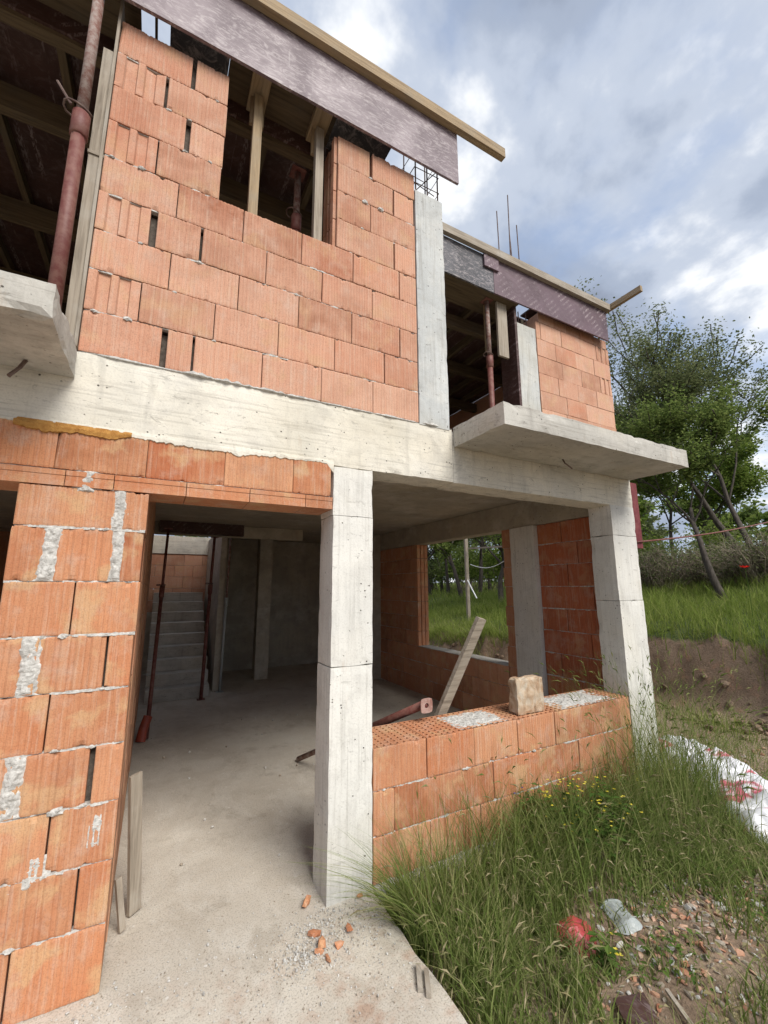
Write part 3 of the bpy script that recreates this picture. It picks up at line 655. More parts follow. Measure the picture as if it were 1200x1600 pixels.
# low wall under the right bay
lw0, lw1 = 1.279, 3.896
lz = [.014, .266, .518, .766]
lj = [[(674, 1335)], [(617, 1270), (772, 1220)], [(668, 1200), (742, 1175), (810, 1160), (868, 1145), (968, 1110)]]
ex = [[2.12, 2.5, 2.88, 3.25, 3.62], [2.79, 3.17, 3.55], []]
rows = []
for i in range(3):
    us = [jx(*p) for p in lj[i]]+ex[i]; e = [lw0+.002]+us+[lw1]; rows.append((lz[i], lz[i+1], [(a, b-.003, 'rib') for a, b in zip(e[:-1], e[1:])]))
lw = wall('low_brick_wall', (0, 0, 0), X1, NY, rows, .38, 'brick_low', .26, 11, cells_top=True, corein=.05,
     blobs=[(jx(730, 1205), .52, .018), (jx(725, 1207), .52, .014), (jx(600, 1238), .52, .012), (jx(835, 1176), .52, .016), (jx(610, 1380), .02, .02), (jx(650, 1370), .02, .015)])
m = MB(); m.rough(1.278, 3.897, -.03, .37, -.3, .012, .07, .004, .02); m.build('footing', 'conc_slab', house)
def mortar_patch(name, u0, u1, y0, y1, z, seed, parent):
    n, k = 70, 46; P = []; F = []
    for i in range(n+1):
        for j in range(k+1):
            u = u0+(u1-u0)*i/n; y = y0+(y1-y0)*j/k; e = min(min(i, n-i)/n, min(j, k-j)/k)*2
            t = .9*min(e*2, 1)-.35+.7*noise.noise(Vector((u*13, y*13, seed)))+.45*noise.noise(Vector((u*45, y*45, seed)))
            P.append((u, y, z-.004+max(-.004, min(t, 1)*.012)+.002*noise.noise(Vector((u*120, y*120, seed)))))
    for i in range(n):
        for j in range(k): F.append((i*(k+1)+j, (i+1)*(k+1)+j, (i+1)*(k+1)+j+1, i*(k+1)+j+1))
    MB().add(P, F).build(name, 'mortar', parent)
mortar_patch('mortar_patch', jx(722, 1130), jx(800, 1112), .03, .34, .769, 2, lw)
mortar_patch('mortar_patch', jx(880, 1100), jx(965, 1085), .02, .37, .769, 5, lw)
# side wall of the bay: panel, jamb, breast wall with window, far part
NX = (1, 0, 0); UY = (0, 1, 0)
pz2 = [-.0, .26, .51, .76]+[.76+.249*k for k in range(1, 7)]+[2.498]
rows = []
rj = random.Random(12)
for i in range(len(pz2)-1):
    c = .25+(.18, .42, .30, .62, .22, .50, .15, .45, .3, .5)[i]; rows.append((pz2[i], pz2[i+1], [(.254, c, 'rib'), (c+.008, 1.098, 'rib')]))
wall('brick_panel', (4.09, 0, 0), UY, NX, rows, .18, 'brick_red', .42, 13)
rows = [(pz2[i], pz2[i+1], [(1.502, 1.64+.02*(i % 2), 'plain')]) for i in range(len(pz2)-1)]
wall('brick_jamb', (4.05, 0, 0), UY, NX, rows, .22, 'brick_in', .1, 14)
rows = []
for i in range(3):
    us = []; u = 1.64+.02*(i % 2)+(.37 if i % 2 else .24)
    while u < 4.95: us.append(u); u += .375
    e = [1.662]+us+[5.148]; rows.append((pz2[i], pz2[i+1], [(a, b-.004, 'rib') for a, b in zip(e[:-1], e[1:])]))
wall('breast_wall', (4.05, 0, 0), UY, NX, rows, .22, 'brick_in', .3, 15)
wj = float(atX(650, 950, 4.06)[1])-.05
rows = []
for i in range(3, len(pz2)-1):
    c = wj+(.38 if i % 2 else .2); rows.append((pz2[i], pz2[i+1], [(wj, c, 'rib'), (c+.005, 5.148, 'rib')]))
wall('brick_wall', (4.05, 0, 0), UY, NX, rows, .22, 'brick_in', .2, 16)
m = MB()
for i in range(3, len(pz2)-1):
    for a in (.0, .08, .155): m.box(4.055+a, 4.055+a+.062, wj-.024, wj-.002, pz2[i]+.004, pz2[i+1]-.004)
m.build('jamb_tile', 'brick_low', house)
m = MB(); m.box(4.07, 4.27, 5.46, 7.4, 0, 2.5); m.build('side_wall', 'brick_in', house)
m = MB(); m.rough(4.045, 4.275, 1.665, wj, .757, .772, .06, .003, .006); m.build('window_sill', 'conc_slab', house)
# ragged slurry where the beam was cast over the bricks, foam seam, lip below the upper wall
def ragged(name, mat, pts, depth=.004, top=2.60, seed=0, fine=.012):
    P = []; n = int((pts[-1][0]-pts[0][0])/.009)
    for i in range(n+1):
        u = pts[0][0]+(pts[-1][0]-pts[0][0])*i/n; zb = np.interp(u, [p[0] for p in pts], [p[1] for p in pts])
        zb += fine*noise.noise(Vector((u*31, seed, 0)))+fine*.6*noise.noise(Vector((u*90, seed, 3)))
        t = depth*(1+.6*noise.noise(Vector((u*25, seed, 5))))
        P += [(u, .004, top), (u, -t*.4, top), (u, -t, (zb+top)/2), (u, -t*.8, zb+.003), (u, .004, zb)]
    F = [(5*i+j, 5*i+j+1, 5*i+6+j, 5*i+5+j) for i in range(n) for j in range(4)]
    MB().add(P, F).build(name, mat, house)
ragged('slurry_edge', 'conc_beam', [(-3.0, 2.552), (-.9, 2.555), (-.63, 2.552), (-.3, 2.56), (-.18, 2.55), (.2, 2.535), (.32, 2.545), (.38, 2.52), (.45, 2.545), (.93, 2.56), (.965, 2.52), (.985, 2.50)], .005, 2.585, 1)
ragged('foam_seam', 'foam', [(-.66, 2.535), (-.55, 2.515), (-.40, 2.53), (-.26, 2.52), (-.17, 2.55)], .012, 2.575, 4, .012)
def lip(u0, u1, z, seed, mat='mortar', h=.016, out=.014):
    P = []; n = int((u1-u0)/.012)
    for i in range(n+1):
        u = u0+(u1-u0)*i/n; k = max(.05, .55+.8*noise.noise(Vector((u*6, seed, 0)))+.5*noise.noise(Vector((u*30, seed, 2))))
        e = min(1, min(i, n-i)/6); k *= e
        P += [(u, .01, z+h*k), (u, -out*k, z+h*.7*k), (u, -out*1.1*k, z-.004*k), (u, .01, z-.010)]
    MB().add(P, [(4*i+j, 4*i+j+1, 4*i+5+j, 4*i+4+j) for i in range(n) for j in range(3)]).build('mortar_lip', mat, house)
lip(-.44, .25, SILL, 3, h=.012, out=.008); lip(jx(280, 580), jx(455, 615), SILL+.0, 5, h=.024, out=.024); lip(jx(430, 610), 1.67, SILL, 8, h=.012, out=.010); lip(1.68, 1.98, SILL+.006, 9, h=.016, out=.012)

# stairs and the lit wall behind them
m = MB()
for k in range(9):
    y0 = 5.3+.26*k; wob = .0
    m.rough(.0, .93, y0, y0+.26+.1, max(-.01, .185*k-.12), .185*(k+1), .12, .003, .012)
m.build('staircase', 'conc_slab', house)
rows = []
for i in range(13):
    u = -.2+(.375 if i % 2 else .19); us = []
    while u < 1.0: us.append(u); u += .375
    e = [-.2]+us+[1.12]; rows.append((i*.25, (i+1)*.25, [(a, b-.004, 'plain') for a, b in zip(e[:-1], e[1:])]))
rows = rows[5:10]
wall('brick_wall', (0, 7.9, 0), X1, NY, rows, .2, 'brick_up', -.2, 21)
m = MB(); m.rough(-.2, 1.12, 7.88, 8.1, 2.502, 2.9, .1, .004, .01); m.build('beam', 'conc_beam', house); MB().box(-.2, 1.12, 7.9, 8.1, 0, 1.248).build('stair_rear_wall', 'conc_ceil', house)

# steel stubs sticking out of the concrete
def steel(pts, r, name='steel_stub', mat='rebar', parent=house): return MB().tube(pts, r, 6).build(name, mat, parent)
p = atZ(832, 716, 2.834); q = atZ(850, 741, 2.72)
steel([(3.02, -.18, 2.845), (3.0, -.22, 2.79), (3.06, -.24, 2.745)], .006)
steel([(-.62, -.10, 2.835), (-.635, -.13, 2.77), (-.66, -.16, 2.71)], .009)
# rebar cage at the top of the upper corner column, starter bars on the roof
for (x, y) in ((1.70, .03), (1.93, .03), (1.70, .22), (1.93, .22), (1.82, .03)): steel([(x, y, 5.04), (x+.004, y, 5.75)], .007, 'rebar')
for k, z in enumerate((5.17, 5.33, 5.5)):
    steel([(1.69, .022, z), (1.94, .022, z+.01), (1.94, .23, z), (1.69, .23, z+.01), (1.69, .022, z)], .004, 'stirrup')
steel([(1.70, .03, 5.1), (1.93, .05, 5.42)], .004, 'stirrup'); steel([(1.72, .2, 5.42), (1.9, .04, 5.15)], .004, 'stirrup')
for (x, y, z1) in ((3.93, 1.02, 5.32), (4.07, 1.02, 5.36)): steel([(x, y, 5.08), (x, y, z1)], .007, 'rebar')

# ------------------------------------------------------------------ roof formwork
fw_l = thing('roof_formwork', (.4, -.1, 5.2), 'purple plywood formwork with timber rail over the left window wall', 'formwork', 'roof edge formwork')
YB = -.10; zb, ztp = 5.24, 5.78
def plate(x0, x1, y, z0, z1, seed, t=.021, ragg=.004):
    n = max(4, int((x1-x0)/.08)); P = []
    for i in range(n+1):
        u = x0+(x1-x0)*i/n; w = .006*noise.noise(Vector((u*1.1, seed, 0)))
        a = z0+ragg*noise.noise(Vector((u*5, seed, 1)))+.006*math.sin(u*2+seed); b = z1
        P += [(u, y+w, a), (u, y+w, b), (u, y+t+w, b), (u, y+t+w, a)]
    F = [(4*i+j, 4*i+(j+1) % 4, 4*i+4+(j+1) % 4, 4*i+4+j) for i in range(n) for j in range(4)]+[(0, 3, 2, 1), (4*n, 4*n+1, 4*n+2, 4*n+3)]
    return MB().add(P, F)
plate(-3.2, 2.07, YB, zb, ztp, 1).build('plywood_board', 'ply', fw_l)
MB().beam((-3.2, YB-.03, ztp+.02), (2.60, YB-.03, ztp+.02), .055, .10).build('timber_rail', 'wood_x', fw_l)
for a, b, mt in ((-3.2, -.37, 'dark_x'), (-.20, .172, 'ply_black'), (.98, 1.47, 'ply_black'), (.175, .977, 'dark_x')):
    MB().box(a, b, -.078, .30, 5.41, 5.43).build('soffit_board', mt, fw_l)
plate(-3.2, 1.60, .30, 5.28, 5.50, 6).build('inner_board', 'ply_brown', fw_l)
MB().beam((-3.2, .36, 5.27), (1.6, .36, 5.27), .08, .05).build('timber_bearer', 'dark_x', fw_l)
for y in (.95, 2.12, 3.3, 4.5):
    MB().beam((-2.95, y+.04, 5.30), (1.6, y+.04, 5.30), .08, .20).build('timber_bearer', 'dark_x', fw_l)
for k in range(10):
    x = -2.75+.46*k+(.05 if k % 3 else 0)
    MB().beam((x, .40, 5.45), (x, 5.25, 5.45), .05, .10).build('timber_joist', 'dark_y', fw_l)
MB().box(-3.0, 1.6, .325, 5.28, 5.505, 5.525).build('deck_sheet', 'ply_brown', fw_l)
MB().box(-.29, -.275, -.07, .29, 5.40, 5.43).build('spacer_batten', 'dark_y', fw_l)
MB().box(-.47, -.455, -.01, .24, 3.0, 5.35).build('side_board', 'old_z', fw_l)
MB().beam((-.50, .03, 3.0), (-.50, .03, 4.95), .035, .05).build('timber_stud', 'old_z', fw_l)
MB().beam((-.53, .02, 4.2), (-.45, .02, 4.2), .03, .02).build('timber_cleat', 'old_x', fw_l)
tag(fw_l.children[0], 'purple brown plywood board, scuffed')
fw_r = thing('roof_formwork', (3.9, .85, 5.28), 'printed purple and black formwork boards above the recessed balcony wall', 'formwork', 'roof edge formwork')
YF = .85; z0, z1 = 5.285, 5.77
xb = float(atY(769, 440, YF)[0])
plate(1.66, xb+.03, YF+.004, z0, z1-.01, 3).build('plywood_board', 'ply_black', fw_r)
plate(xb+.032, 5.57, YF, z0, z1, 4).build('plywood_board', 'ply_print', fw_r)
plate(xb-.13, xb+.10, YF-.024, z1-.19, z1-.02, 7).build('plywood_patch', 'ply_print', fw_r)
MB().beam((1.66, YF-.03, z1+.04), (5.60, YF-.03, z1+.04), .055, .10).build('timber_rail', 'old_x', fw_r)
MB().beam((5.63, YF+.3, z1+.05), (5.65, .36, z1+.075), .05, .085).build('timber_end', 'wood_y', fw_r)
MB().box(1.66, 3.80, YF+.03, 1.25, 5.29, 5.31).build('soffit_board', 'dark_x', fw_r)
MB().box(4.17, 5.5, YF+.03, 1.2, 5.44, 5.46).build('soffit_board', 'ply_brown', fw_r)
for y in (1.55, 2.5, 3.6): MB().beam((1.66, y, 5.28), (5.4, y, 5.28), .08, .16).build('timber_bearer', 'dark_x', fw_r)
for k in range(9):
    x = 1.75+.42*k; MB().beam((x, 1.26, 5.41), (x, 5.25, 5.41), .05, .10).build('timber_joist', 'dark_y', fw_r)
MB().box(1.66, 5.44, 1.26, 5.28, 5.462, 5.482).build('deck_sheet', 'ply_brown', fw_r)
a = atY(790, 480, 1.0); MB().box(3.50, 3.66, .96, .99, 4.55, 5.285).build('hanging_board', 'old_z', fw_r)
MB().box(3.40, 3.46, 1.06, 1.10, 4.65, 5.28).build('hanging_board', 'wood_z', fw_r)
MB().box(3.76, 3.80, .93, 1.2, 3.6, 5.29).build('hanging_board', 'ply_brown', fw_r)
for (px, py, pt) in ((780, 392, 330), (797, 397, 305), (800, 397, 366), (811, 402, 352)):
    b = atY(px, py, .97); t_ = atY(px-4, pt, .97)
    o = steel([(b[0], .97, 5.69), (b[0], .97, 5.9), (t_[0], .97, t_[2])], .007, 'starter_bar', 'rebar', fw_r)

# ------------------------------------------------------------------ props and posts
def prop(x, y, z0, z1, zc, label, r=.03, r2=.024, lean=(0, 0), mat='prop_red', mat2='prop_rust', handle=True, plate_=True):
    t = thing('steel_prop', (x, y, z0), label, 'prop', 'steel props')
    def P(z): k = (z-z0)/(z1-z0); return (x+lean[0]*k, y+lean[1]*k, z)
    MB().tube([P(z0+.006), P(zc)], r, 14).build('outer_tube', mat, t, True)
    MB().tube([P(zc-.02), P(z1-.006)], r2, 14).build('inner_tube', mat2, t, True)
    c = MB().tube([P(zc-.12), P(zc-.115), P(zc+.03), P(zc+.035)], [r+.002, r+.009, r+.009, r+.002], 14).build('collar', mat, t, True)
    if handle:
        q = Vector(P(zc+.05)); pts = [q+Vector((math.cos(a)*(r+.03)-.02, math.sin(a)*(r+.014), .01*math.sin(a*2))) for a in [i*math.pi/6 for i in range(13)]]
        MB().tube(pts, .006, 6).build('handle', 'rebar', t, True)
    if plate_:
        a = P(z0); MB().box(a[0]-.06, a[0]+.06, a[1]-.06, a[1]+.06, z0, z0+.006).build('base_plate', mat, t)
    b = P(z1); MB().box(b[0]-.06, b[0]+.06, b[1]-.06, b[1]+.06, z1-.006, z1).build('head_plate', mat, t)
    return t
prop(-.568, -.04, 2.976, 5.362, 4.33, 'red steel prop standing on the left balcony slab beside the brick corner', .034, .028)
MB().beam((-2.9, -.04, 5.43), (-.47, -.04, 5.385), .10, .045).build('timber_bearer', 'dark_x', fw_l)
MB().tube([(-.61, -.08, 4.36), (-.69, -.05, 4.50)], .007, 6).build('pin', 'rebar', bpy.data.objects['steel_prop'])
prop(.80, .48, 2.973, 5.245, 4.78, 'dark red steel prop seen through the upper window', .034, .028)
prop(float(atY(765, 560, 1.02)[0]), 1.02, 2.973, 5.288, 4.5, 'red steel prop in the opening above the right balcony', .034, .028)
def tpost(x, lab, mat):
    t = thing('timber_post', (x, .12, z5), lab, 'post', 'timber posts in the upper window')
    zt_ = 5.408; MB().beam((x, .12, z5-.002), (x, .12, zt_-.10), .062, .055, (0, 1, 0)).build('shaft', mat, t)
    MB().box(x-.065, x+.065, -.03, .27, zt_-.06, zt_).build('head_block', 'wood_y', t)
    MB().box(x-.05, x+.05, .15, .175, zt_-.3, zt_-.061).build('cheek_board', 'wood_z', t)
tpost(.392, 'pale timber T-post nearest the left jamb of the upper window', 'wood_z'); tpost(.862, 'grey weathered timber T-post right of centre in the upper window', 'old_z')
prop(.06, 3.52, 0, 2.64, 1.75, 'dark steel prop standing in a red plastic pipe by the doorway side wall', .024, .019, (.06, 1.0), 'prop_red', 'prop_red', plate_=False)
prop(.80, 5.16, .0, 2.615, 1.78, 'dark steel prop at the right end of the bottom stair', .028, .023, (.05, .05), 'prop_red', 'prop_red')
prop(1.13, 5.55, 0, 2.83, 1.55, 'thin grey steel prop right of the staircase', .022, .019, (.04, 0), 'sheet_grey', 'prop_rust', handle=False)
t = MB().tube([(.0, 3.46, .0), (.02, 3.49, .13), (.06, 3.54, .25)], [.055, .05, .05], 16, cap=False); o = t.build('plastic_pipe', 'pvc', None, True); tag(o, 'short red plastic pipe piece round the foot of a prop', 'pipe')
for i, (px, py) in enumerate(((0, 0),)): MB().box(.0, 1.3, 5.02, 5.14, 2.64, 2.83).build('timber_head', 'ply_brown', house)

# ------------------------------------------------------------------ loose things
def plank(name, a, b, w, h, mat, label, up=(0, 0, 1), cat='plank', group=None):
    return tag(MB().beam(a, b, w, h, up).build(name, mat), label, cat, group)
p1 = atY(690, 1112, .42); p2 = atY(752, 966, .17); d = (p2-p1)/(p2[2]-p1[2]); foot = p1-d*(p1[2]-.02)
plank('shuttering_plank', foot, p2, .09, .035, 'old_x', 'grey plank leaning out over the low brick wall', (.2, -1, .2))
pa = atZ(466, 1186, .03); pb = np.array([1.86, .30, .885])
pe = pb
t = thing('fallen_prop', tuple(pa), 'rusty red steel prop lying with its end plate propped on the low wall', 'prop')
pm = pa+(pe-pa)*.5
MB().tube([pa, pm], .024, 12).build('inner_tube', 'prop_rust', t, True); MB().tube([pm, pe], .03, 12).build('outer_tube', 'prop_red', t, True)
c = pe+np.array((0, -.035, .0))
bm = MB(); r0 = .018; q = []
for i in range(16):
    a = 2*math.pi*i/16; sq = 1/max(abs(math.cos(a)), abs(math.sin(a)))
    for rr, dy in ((.052*min(sq, 1.25), -.003), (r0, -.003), (.052*min(sq, 1.25), .003), (r0, .003)): q.append(c+np.array((rr*math.cos(a), dy, rr*math.sin(a))))
bm.add(q, [f for i in range(16) for f in ((4*i, 4*((i+1) % 16), 4*((i+1) % 16)+1, 4*i+1), (4*i+2, 4*i+3, 4*((i+1) % 16)+3, 4*((i+1) % 16)+2), (4*i, 4*i+2, 4*((i+1) % 16)+2, 4*((i+1) % 16)), (4*i+1, 4*((i+1) % 16)+1, 4*((i+1) % 16)+3, 4*i+3))])
bm.build('end_plate', 'steel_pink', t)
MB().tube([c+np.array((0, .006, 0)), c+np.array((0, .05, .0))], .028, 12).build('plate_socket', 'prop_red', t, True)
# broken half block standing on the low wall
bx0, bx1 = float(atY(809, 1110, .06)[0]), float(atY(850, 1110, .06)[0])
m = MB(); m.rough(bx0, bx1, .05, .15, .767, 1.035, .014, .007, .035)
V = []
for v in m.v:
    x, y, z = v
    if y < .08: y += .012*noise.noise(Vector((x*26, z*7, 3)))+.02*abs(noise.noise(Vector((x*11, z*6, 8)))) if x < (bx0+bx1)/2+.04 else .004*math.sin(x*220)
    if z > 1.0: z -= .02*abs(noise.noise(Vector((x*20, y*20, 1))))
    V.append((x, y, z))
m.v = V
s = NT('broken_block'); vv = s.pos(); nn_ = s.noise(vv, 9, 5, .7, .6); M['broken'] = s.fin(s.ramp(nn_, [(.35, (.32, .19, .11)), (.5, (.46, .34, .23)), (.68, (.56, .49, .39))]), .9, s.bump(s.noise(vv, 60, 4, .7), .7, .006))
tag(m.build('broken_block', 'broken'), 'broken half brick block standing on the low wall', 'block')
plank('leaning_board', (.045, .46, .012), (-.008, .43, .72), .07, .022, 'old_z', 'grey board leaning inside the doorway, wider of the two', (-.62, .78, 0), 'board', 'boards leaning in the doorway')
plank('leaning_board', (-.005, .34, .012), (-.045, .345, .26), .03, .018, 'old_z', 'short narrow board beside the wider leaning board', (-.5, .8, 0), 'board', 'boards leaning in the doorway')
# wooden board and line fixed at the right corner column
m = MB(); m.box(4.283, 4.43, .03, .06, 2.14, 2.83); m.build('side_board', 'burgundy', house)
ra = np.array([4.31, .02, 2.20]); pts = []
rb = atX(1200, 816, 7.2)
for i in range(25):
    k = i/24; p = ra+(rb-ra)*k; p = p-np.array((0, 0, .03*math.sin(math.pi*k))); pts.append(p)
rb2 = ra+(rb-ra)*1.9; 
post_top = rb2
for i in range(1, 9): pts.append(rb+(rb2-rb)*i/8)
tag(MB().tube(pts, .009, 6).build('red_cable', 'prop_red', None, True), 'red cable running from the corner column out to the right', 'cable')
gz = float(ground_z(rb2[0], rb2[1])); tag(MB().beam((rb2[0], rb2[1], gz-.1), (rb2[0], rb2[1], rb2[2]+.1), .08, .08, (0, 1, 0)).build('cable_post', 'old_z'), 'timber post carrying the red cable at the right', 'post')

# crumpled plastic bag by the right corner
def crumple(name, path, width, height, mat, label, cat, seed, nu=60, nv=26, sharp=1.0):
    path = [np.array(p, float) for p in path]; P = []; plen = sum(np.linalg.norm(b_-a_) for a_, b_ in zip(path[:-1], path[1:]))
    for i in range(nu+1):
        k = i/nu*(len(path)-1); a = min(int(k), len(path)-2); c = path[a]*(1-(k-a))+path[a+1]*(k-a)
        t = path[min(a+1, len(path)-1)]-path[a]; t /= np.linalg.norm(t); sd_ = np.array((-t[1], t[0]))
        end = min(1, min(i, nu-i)/(nu*.12)); w = width*(.55+.45*end)*(1+.35*noise.noise(Vector((i*.09, seed, 0)))+(.5*noise.noise(Vector((i*.55, seed, 4))) if nu < 50 else 0))
        for j in range(nv+1):
            s_ = j/nv*2-1; q = c+sd_*s_*w
            h = height*max(0, 1-abs(s_)**2.2)*end*(1+.5*noise.noise(Vector((i*.13, s_*1.2, seed))))
            al = i/nu*plen; ac = s_*w; r = noise.noise(Vector((al*2.2+ac*1.5, ac*6, seed))); r2 = noise.noise(Vector((al*5-ac*7, ac*14+al*2, seed)))*.7+.5*noise.noise(Vector((al*17, ac*17, seed)))
            h += (abs(r)*.09-abs(r2)*.04)*sharp*height/.12*(1-abs(s_)*.5)
            g = float(ground_z(q[0], q[1])); P.append((q[0]+.02*r2, q[1]+.02*r, g+.004+max(.012*abs(r2), h)))
    F = [(i*(nv+1)+j, i*(nv+1)+j+1, (i+1)*(nv+1)+j+1, (i+1)*(nv+1)+j) for i in range(nu) for j in range(nv)]
    o = MB().add(P, F).build(name, mat, None, nu > 50); so = o.modifiers.new('thickness', 'SOLIDIFY'); so.thickness = .004
    return tag(o, label, cat)
b = [atZ(x, y, -.05)[:2] for x, y in ((1012, 1152), (1070, 1180), (1120, 1205), (1160, 1235), (1215, 1275), (1275, 1310))]
crumple('plastic_bag', b, .36, .20, 'bag', 'long crumpled white plastic sheet with red print beside the corner column', 'plastic bag', 3, 110, 44, .8)
c = atZ(900, 1455, -.10)
crumple('red_plastic_scrap', [c[:2]+np.array((-.07, -.05)), c[:2], c[:2]+np.array((.03, .09))], .12, .04, 'sheet_red', 'crumpled red plastic scrap in the tall grass', 'plastic scrap', 9, 18, 13, 1.9)
c1, c2 = atZ(948, 1395, -.06), atZ(990, 1450, -.10)
crumple('grey_plastic_sheet', [c1[:2], (c1[:2]+c2[:2])/2, c2[:2]], .06, .035, 'sheet_grey', 'dirty pale grey plastic sheet half hidden in the grass', 'plastic sheet', 14, 20, 10, 1.6)
q = [atZ(x, y, -.11) for x, y in ((958, 1556), (1005, 1545), (1030, 1590), (985, 1615))]
m = MB(); P = []
for p in q: g = float(ground_z(p[0], p[1])); P += [(p[0], p[1], g+.012), (p[0], p[1], g+.04)]
m.add(P, [(1, 3, 5, 7), (6, 4, 2, 0), (0, 2, 3, 1), (2, 4, 5, 3), (4, 6, 7, 5), (6, 0, 1, 7)]); tag(m.build('red_board', 'ply_brown'), 'small dark red board lying at the bottom right', 'board')
a, b = atZ(1040, 1530, -.09), atZ(1092, 1602, -.09); plank('stick', (a[0], a[1], float(ground_z(a[0], a[1]))+.03), (b[0], b[1], float(ground_z(b[0], b[1]))+.02), .018, .014, 'old_x', 'thin pale stick lying beside the red board', cat='stick')

# ------------------------------------------------------------------ rubble
def chunk(mb, c, r, seed, sq=(1, 1, .7)):
    bm = bmesh.new(); bmesh.ops.create_icosphere(bm, subdivisions=1, radius=1.0)
    rot = Matrix.Rotation(seed*1.7, 3, 'Z') @ Matrix.Rotation(seed*.9, 3, 'X')
    vs = []
    for v in bm.verts:
        d = v.co*(1+.75*noise.noise(v.co*1.9+Vector((seed, seed*.3, 0)))); d = Vector((d.x*sq[0], d.y*sq[1], d.z*sq[2])); d = rot @ d; vs.append(Vector(c)+d*r)
    zmin = min(v.z for v in vs)
    for v in vs: v.z += c[2]-zmin
    mb.add([v[:] for v in vs], [[v.index for v in f.verts] for f in bm.faces]); bm.free()
frs = [((478, 1416), .030, 'at the foot of the front column'), ((490, 1462), .030, 'left end of the little pile on the slab'), ((503, 1481), .034, 'middle of the little pile on the slab'), ((499, 1492), .018, 'small, lowest of the little pile on the slab'),
       ((545, 1455), .024, 'right of the grey mortar pile'), ((530, 1480), .022, 'below the grey mortar pile'), ((513, 1502), .018, 'on the slab nearest the camera'), ((563, 1402), .018, 'pressed against the column base')]
for i, ((x, y), r, lab) in enumerate(frs):
    p = atZ(x, y, .0); m = MB(); chunk(m, (p[0], p[1], 0.0), r, i+2.3, (1.3, .75, .55)); tag(m.build('brick_fragment', 'brick_low'), 'orange brick fragment '+lab, 'brick fragment', 'brick fragments on the slab')
p = atZ(660, 1432, -.1); m = MB(); g = float(ground_z(p[0], p[1]))
m.box(p[0]-.09, p[0]+.08, p[1]-.0, p[1]+.10, g, g+.10); o = m.build('broken_brick', 'brick_low'); tag(o, 'broken hollow brick on the ground against the footing', 'brick')
for k in range(5): MB().box(p[0]-.085+k*.033, p[0]-.062+k*.033, p[1]-.004, p[1]-.001, g+.015, g+.085).build('cell', 'mortar_dark', o)  # dark strips on the face, coloured as the shade inside hollow cells
for i, (x, y) in enumerate(((655, 1532), (668, 1540))):
    p = atZ(x, y, 0.0); m = MB().beam((p[0]-.03, p[1]-.055, .012), (p[0]+.03, p[1]+.055, .012), .022, .018); tag(m.build('wood_offcut', 'old_y'), ('left' if i == 0 else 'right')+' one of two short wood offcuts at the slab edge', 'offcut', 'wood offcuts')
rg = random.Random(4)
m = MB(); m2 = MB(); m3 = MB()
for i in range(2400):
    cl = rg.choice(((505, 1455, .08), (505, 1455, .12), (475, 1500, .06), (475, 1500, .08), (520, 1470, .2), (590, 1440, .11), (540, 1430, .12), (320, 1560, .3), (430, 1560, .4), (560, 1560, .3), (130, 1585, .15)))
    p = atZ(cl[0], cl[1], 0); x = p[0]+rg.gauss(0, cl[2]); y = p[1]+rg.gauss(0, cl[2]*.8)
    if x > 1.24 or x < -2 or (y > -.02 and .97 < x) or y > 1.2: continue
    if x < -.05 and y > -.02: continue
    chunk((m, m, m2)[i % 3], (x, y, .0), rg.uniform(.0015, .005)*(1 if i % 9 else 1.8), i*.37, (1, 1, .6))
for i in range(90):
    x = rg.uniform(.1, 3.8); y = rg.uniform(.1, 5.0)
    if (x > .95 and y < .45): continue
    chunk((m, m2)[i % 2], (x, y, .0), rg.uniform(.004, .014), i*.53, (1, 1, .6))
for i in range(1400):
    x = rg.uniform(1.35, 6.5); y = rg.uniform(-2.2, .9)
    if y > -.05 and x < 4.35: continue
    g = float(ground_z(x, y)); big = vnoise(x, y, .9, 21) > .52
    chunk((m3 if (i % 3 and big) else m2 if i % 2 else m), (x, y, g-.002), rg.uniform(.005, .02)*(1.2 if big else .7), i*.41, (1, 1, .55))
for i in range(900):
    x = rg.gauss(2.95, .45); y = rg.gauss(-.9, .22)
    if y > -.35 or x < 1.5: continue
    chunk((m3, m3, m2, m3, m2, m)[i % 6], (x, y, float(ground_z(x, y))-.002), rg.uniform(.004, .02), i*.29, (1.4, .8, .3))
tag(m.build('mortar_crumbs', 'mortar'), 'grey mortar crumbs and gravel scattered on slab and soil', 'gravel', kind='stuff')
tag(m2.build('stone_crumbs', 'old_x'), 'brown stone crumbs scattered on slab and soil', 'gravel', kind='stuff')
tag(m3.build('brick_chips', 'chips'), 'orange brick chips scattered over the bare soil', 'gravel', kind='stuff')
m = MB()
for i in range(420):                                   # stones and clods along the foot of the bank
    y = rg.uniform(-3, 12); x = float(bank_x(np.array(y)))-rg.uniform(-.25, .9); g = float(ground_z(x, y)); chunk(m, (x, y, g-.01), rg.uniform(.02, .07), i*.3, (1, 1, .7))
tag(m.build('bank_stones', 'soil'), 'soil clods and stones along the foot of the bank', 'stones', kind='stuff')

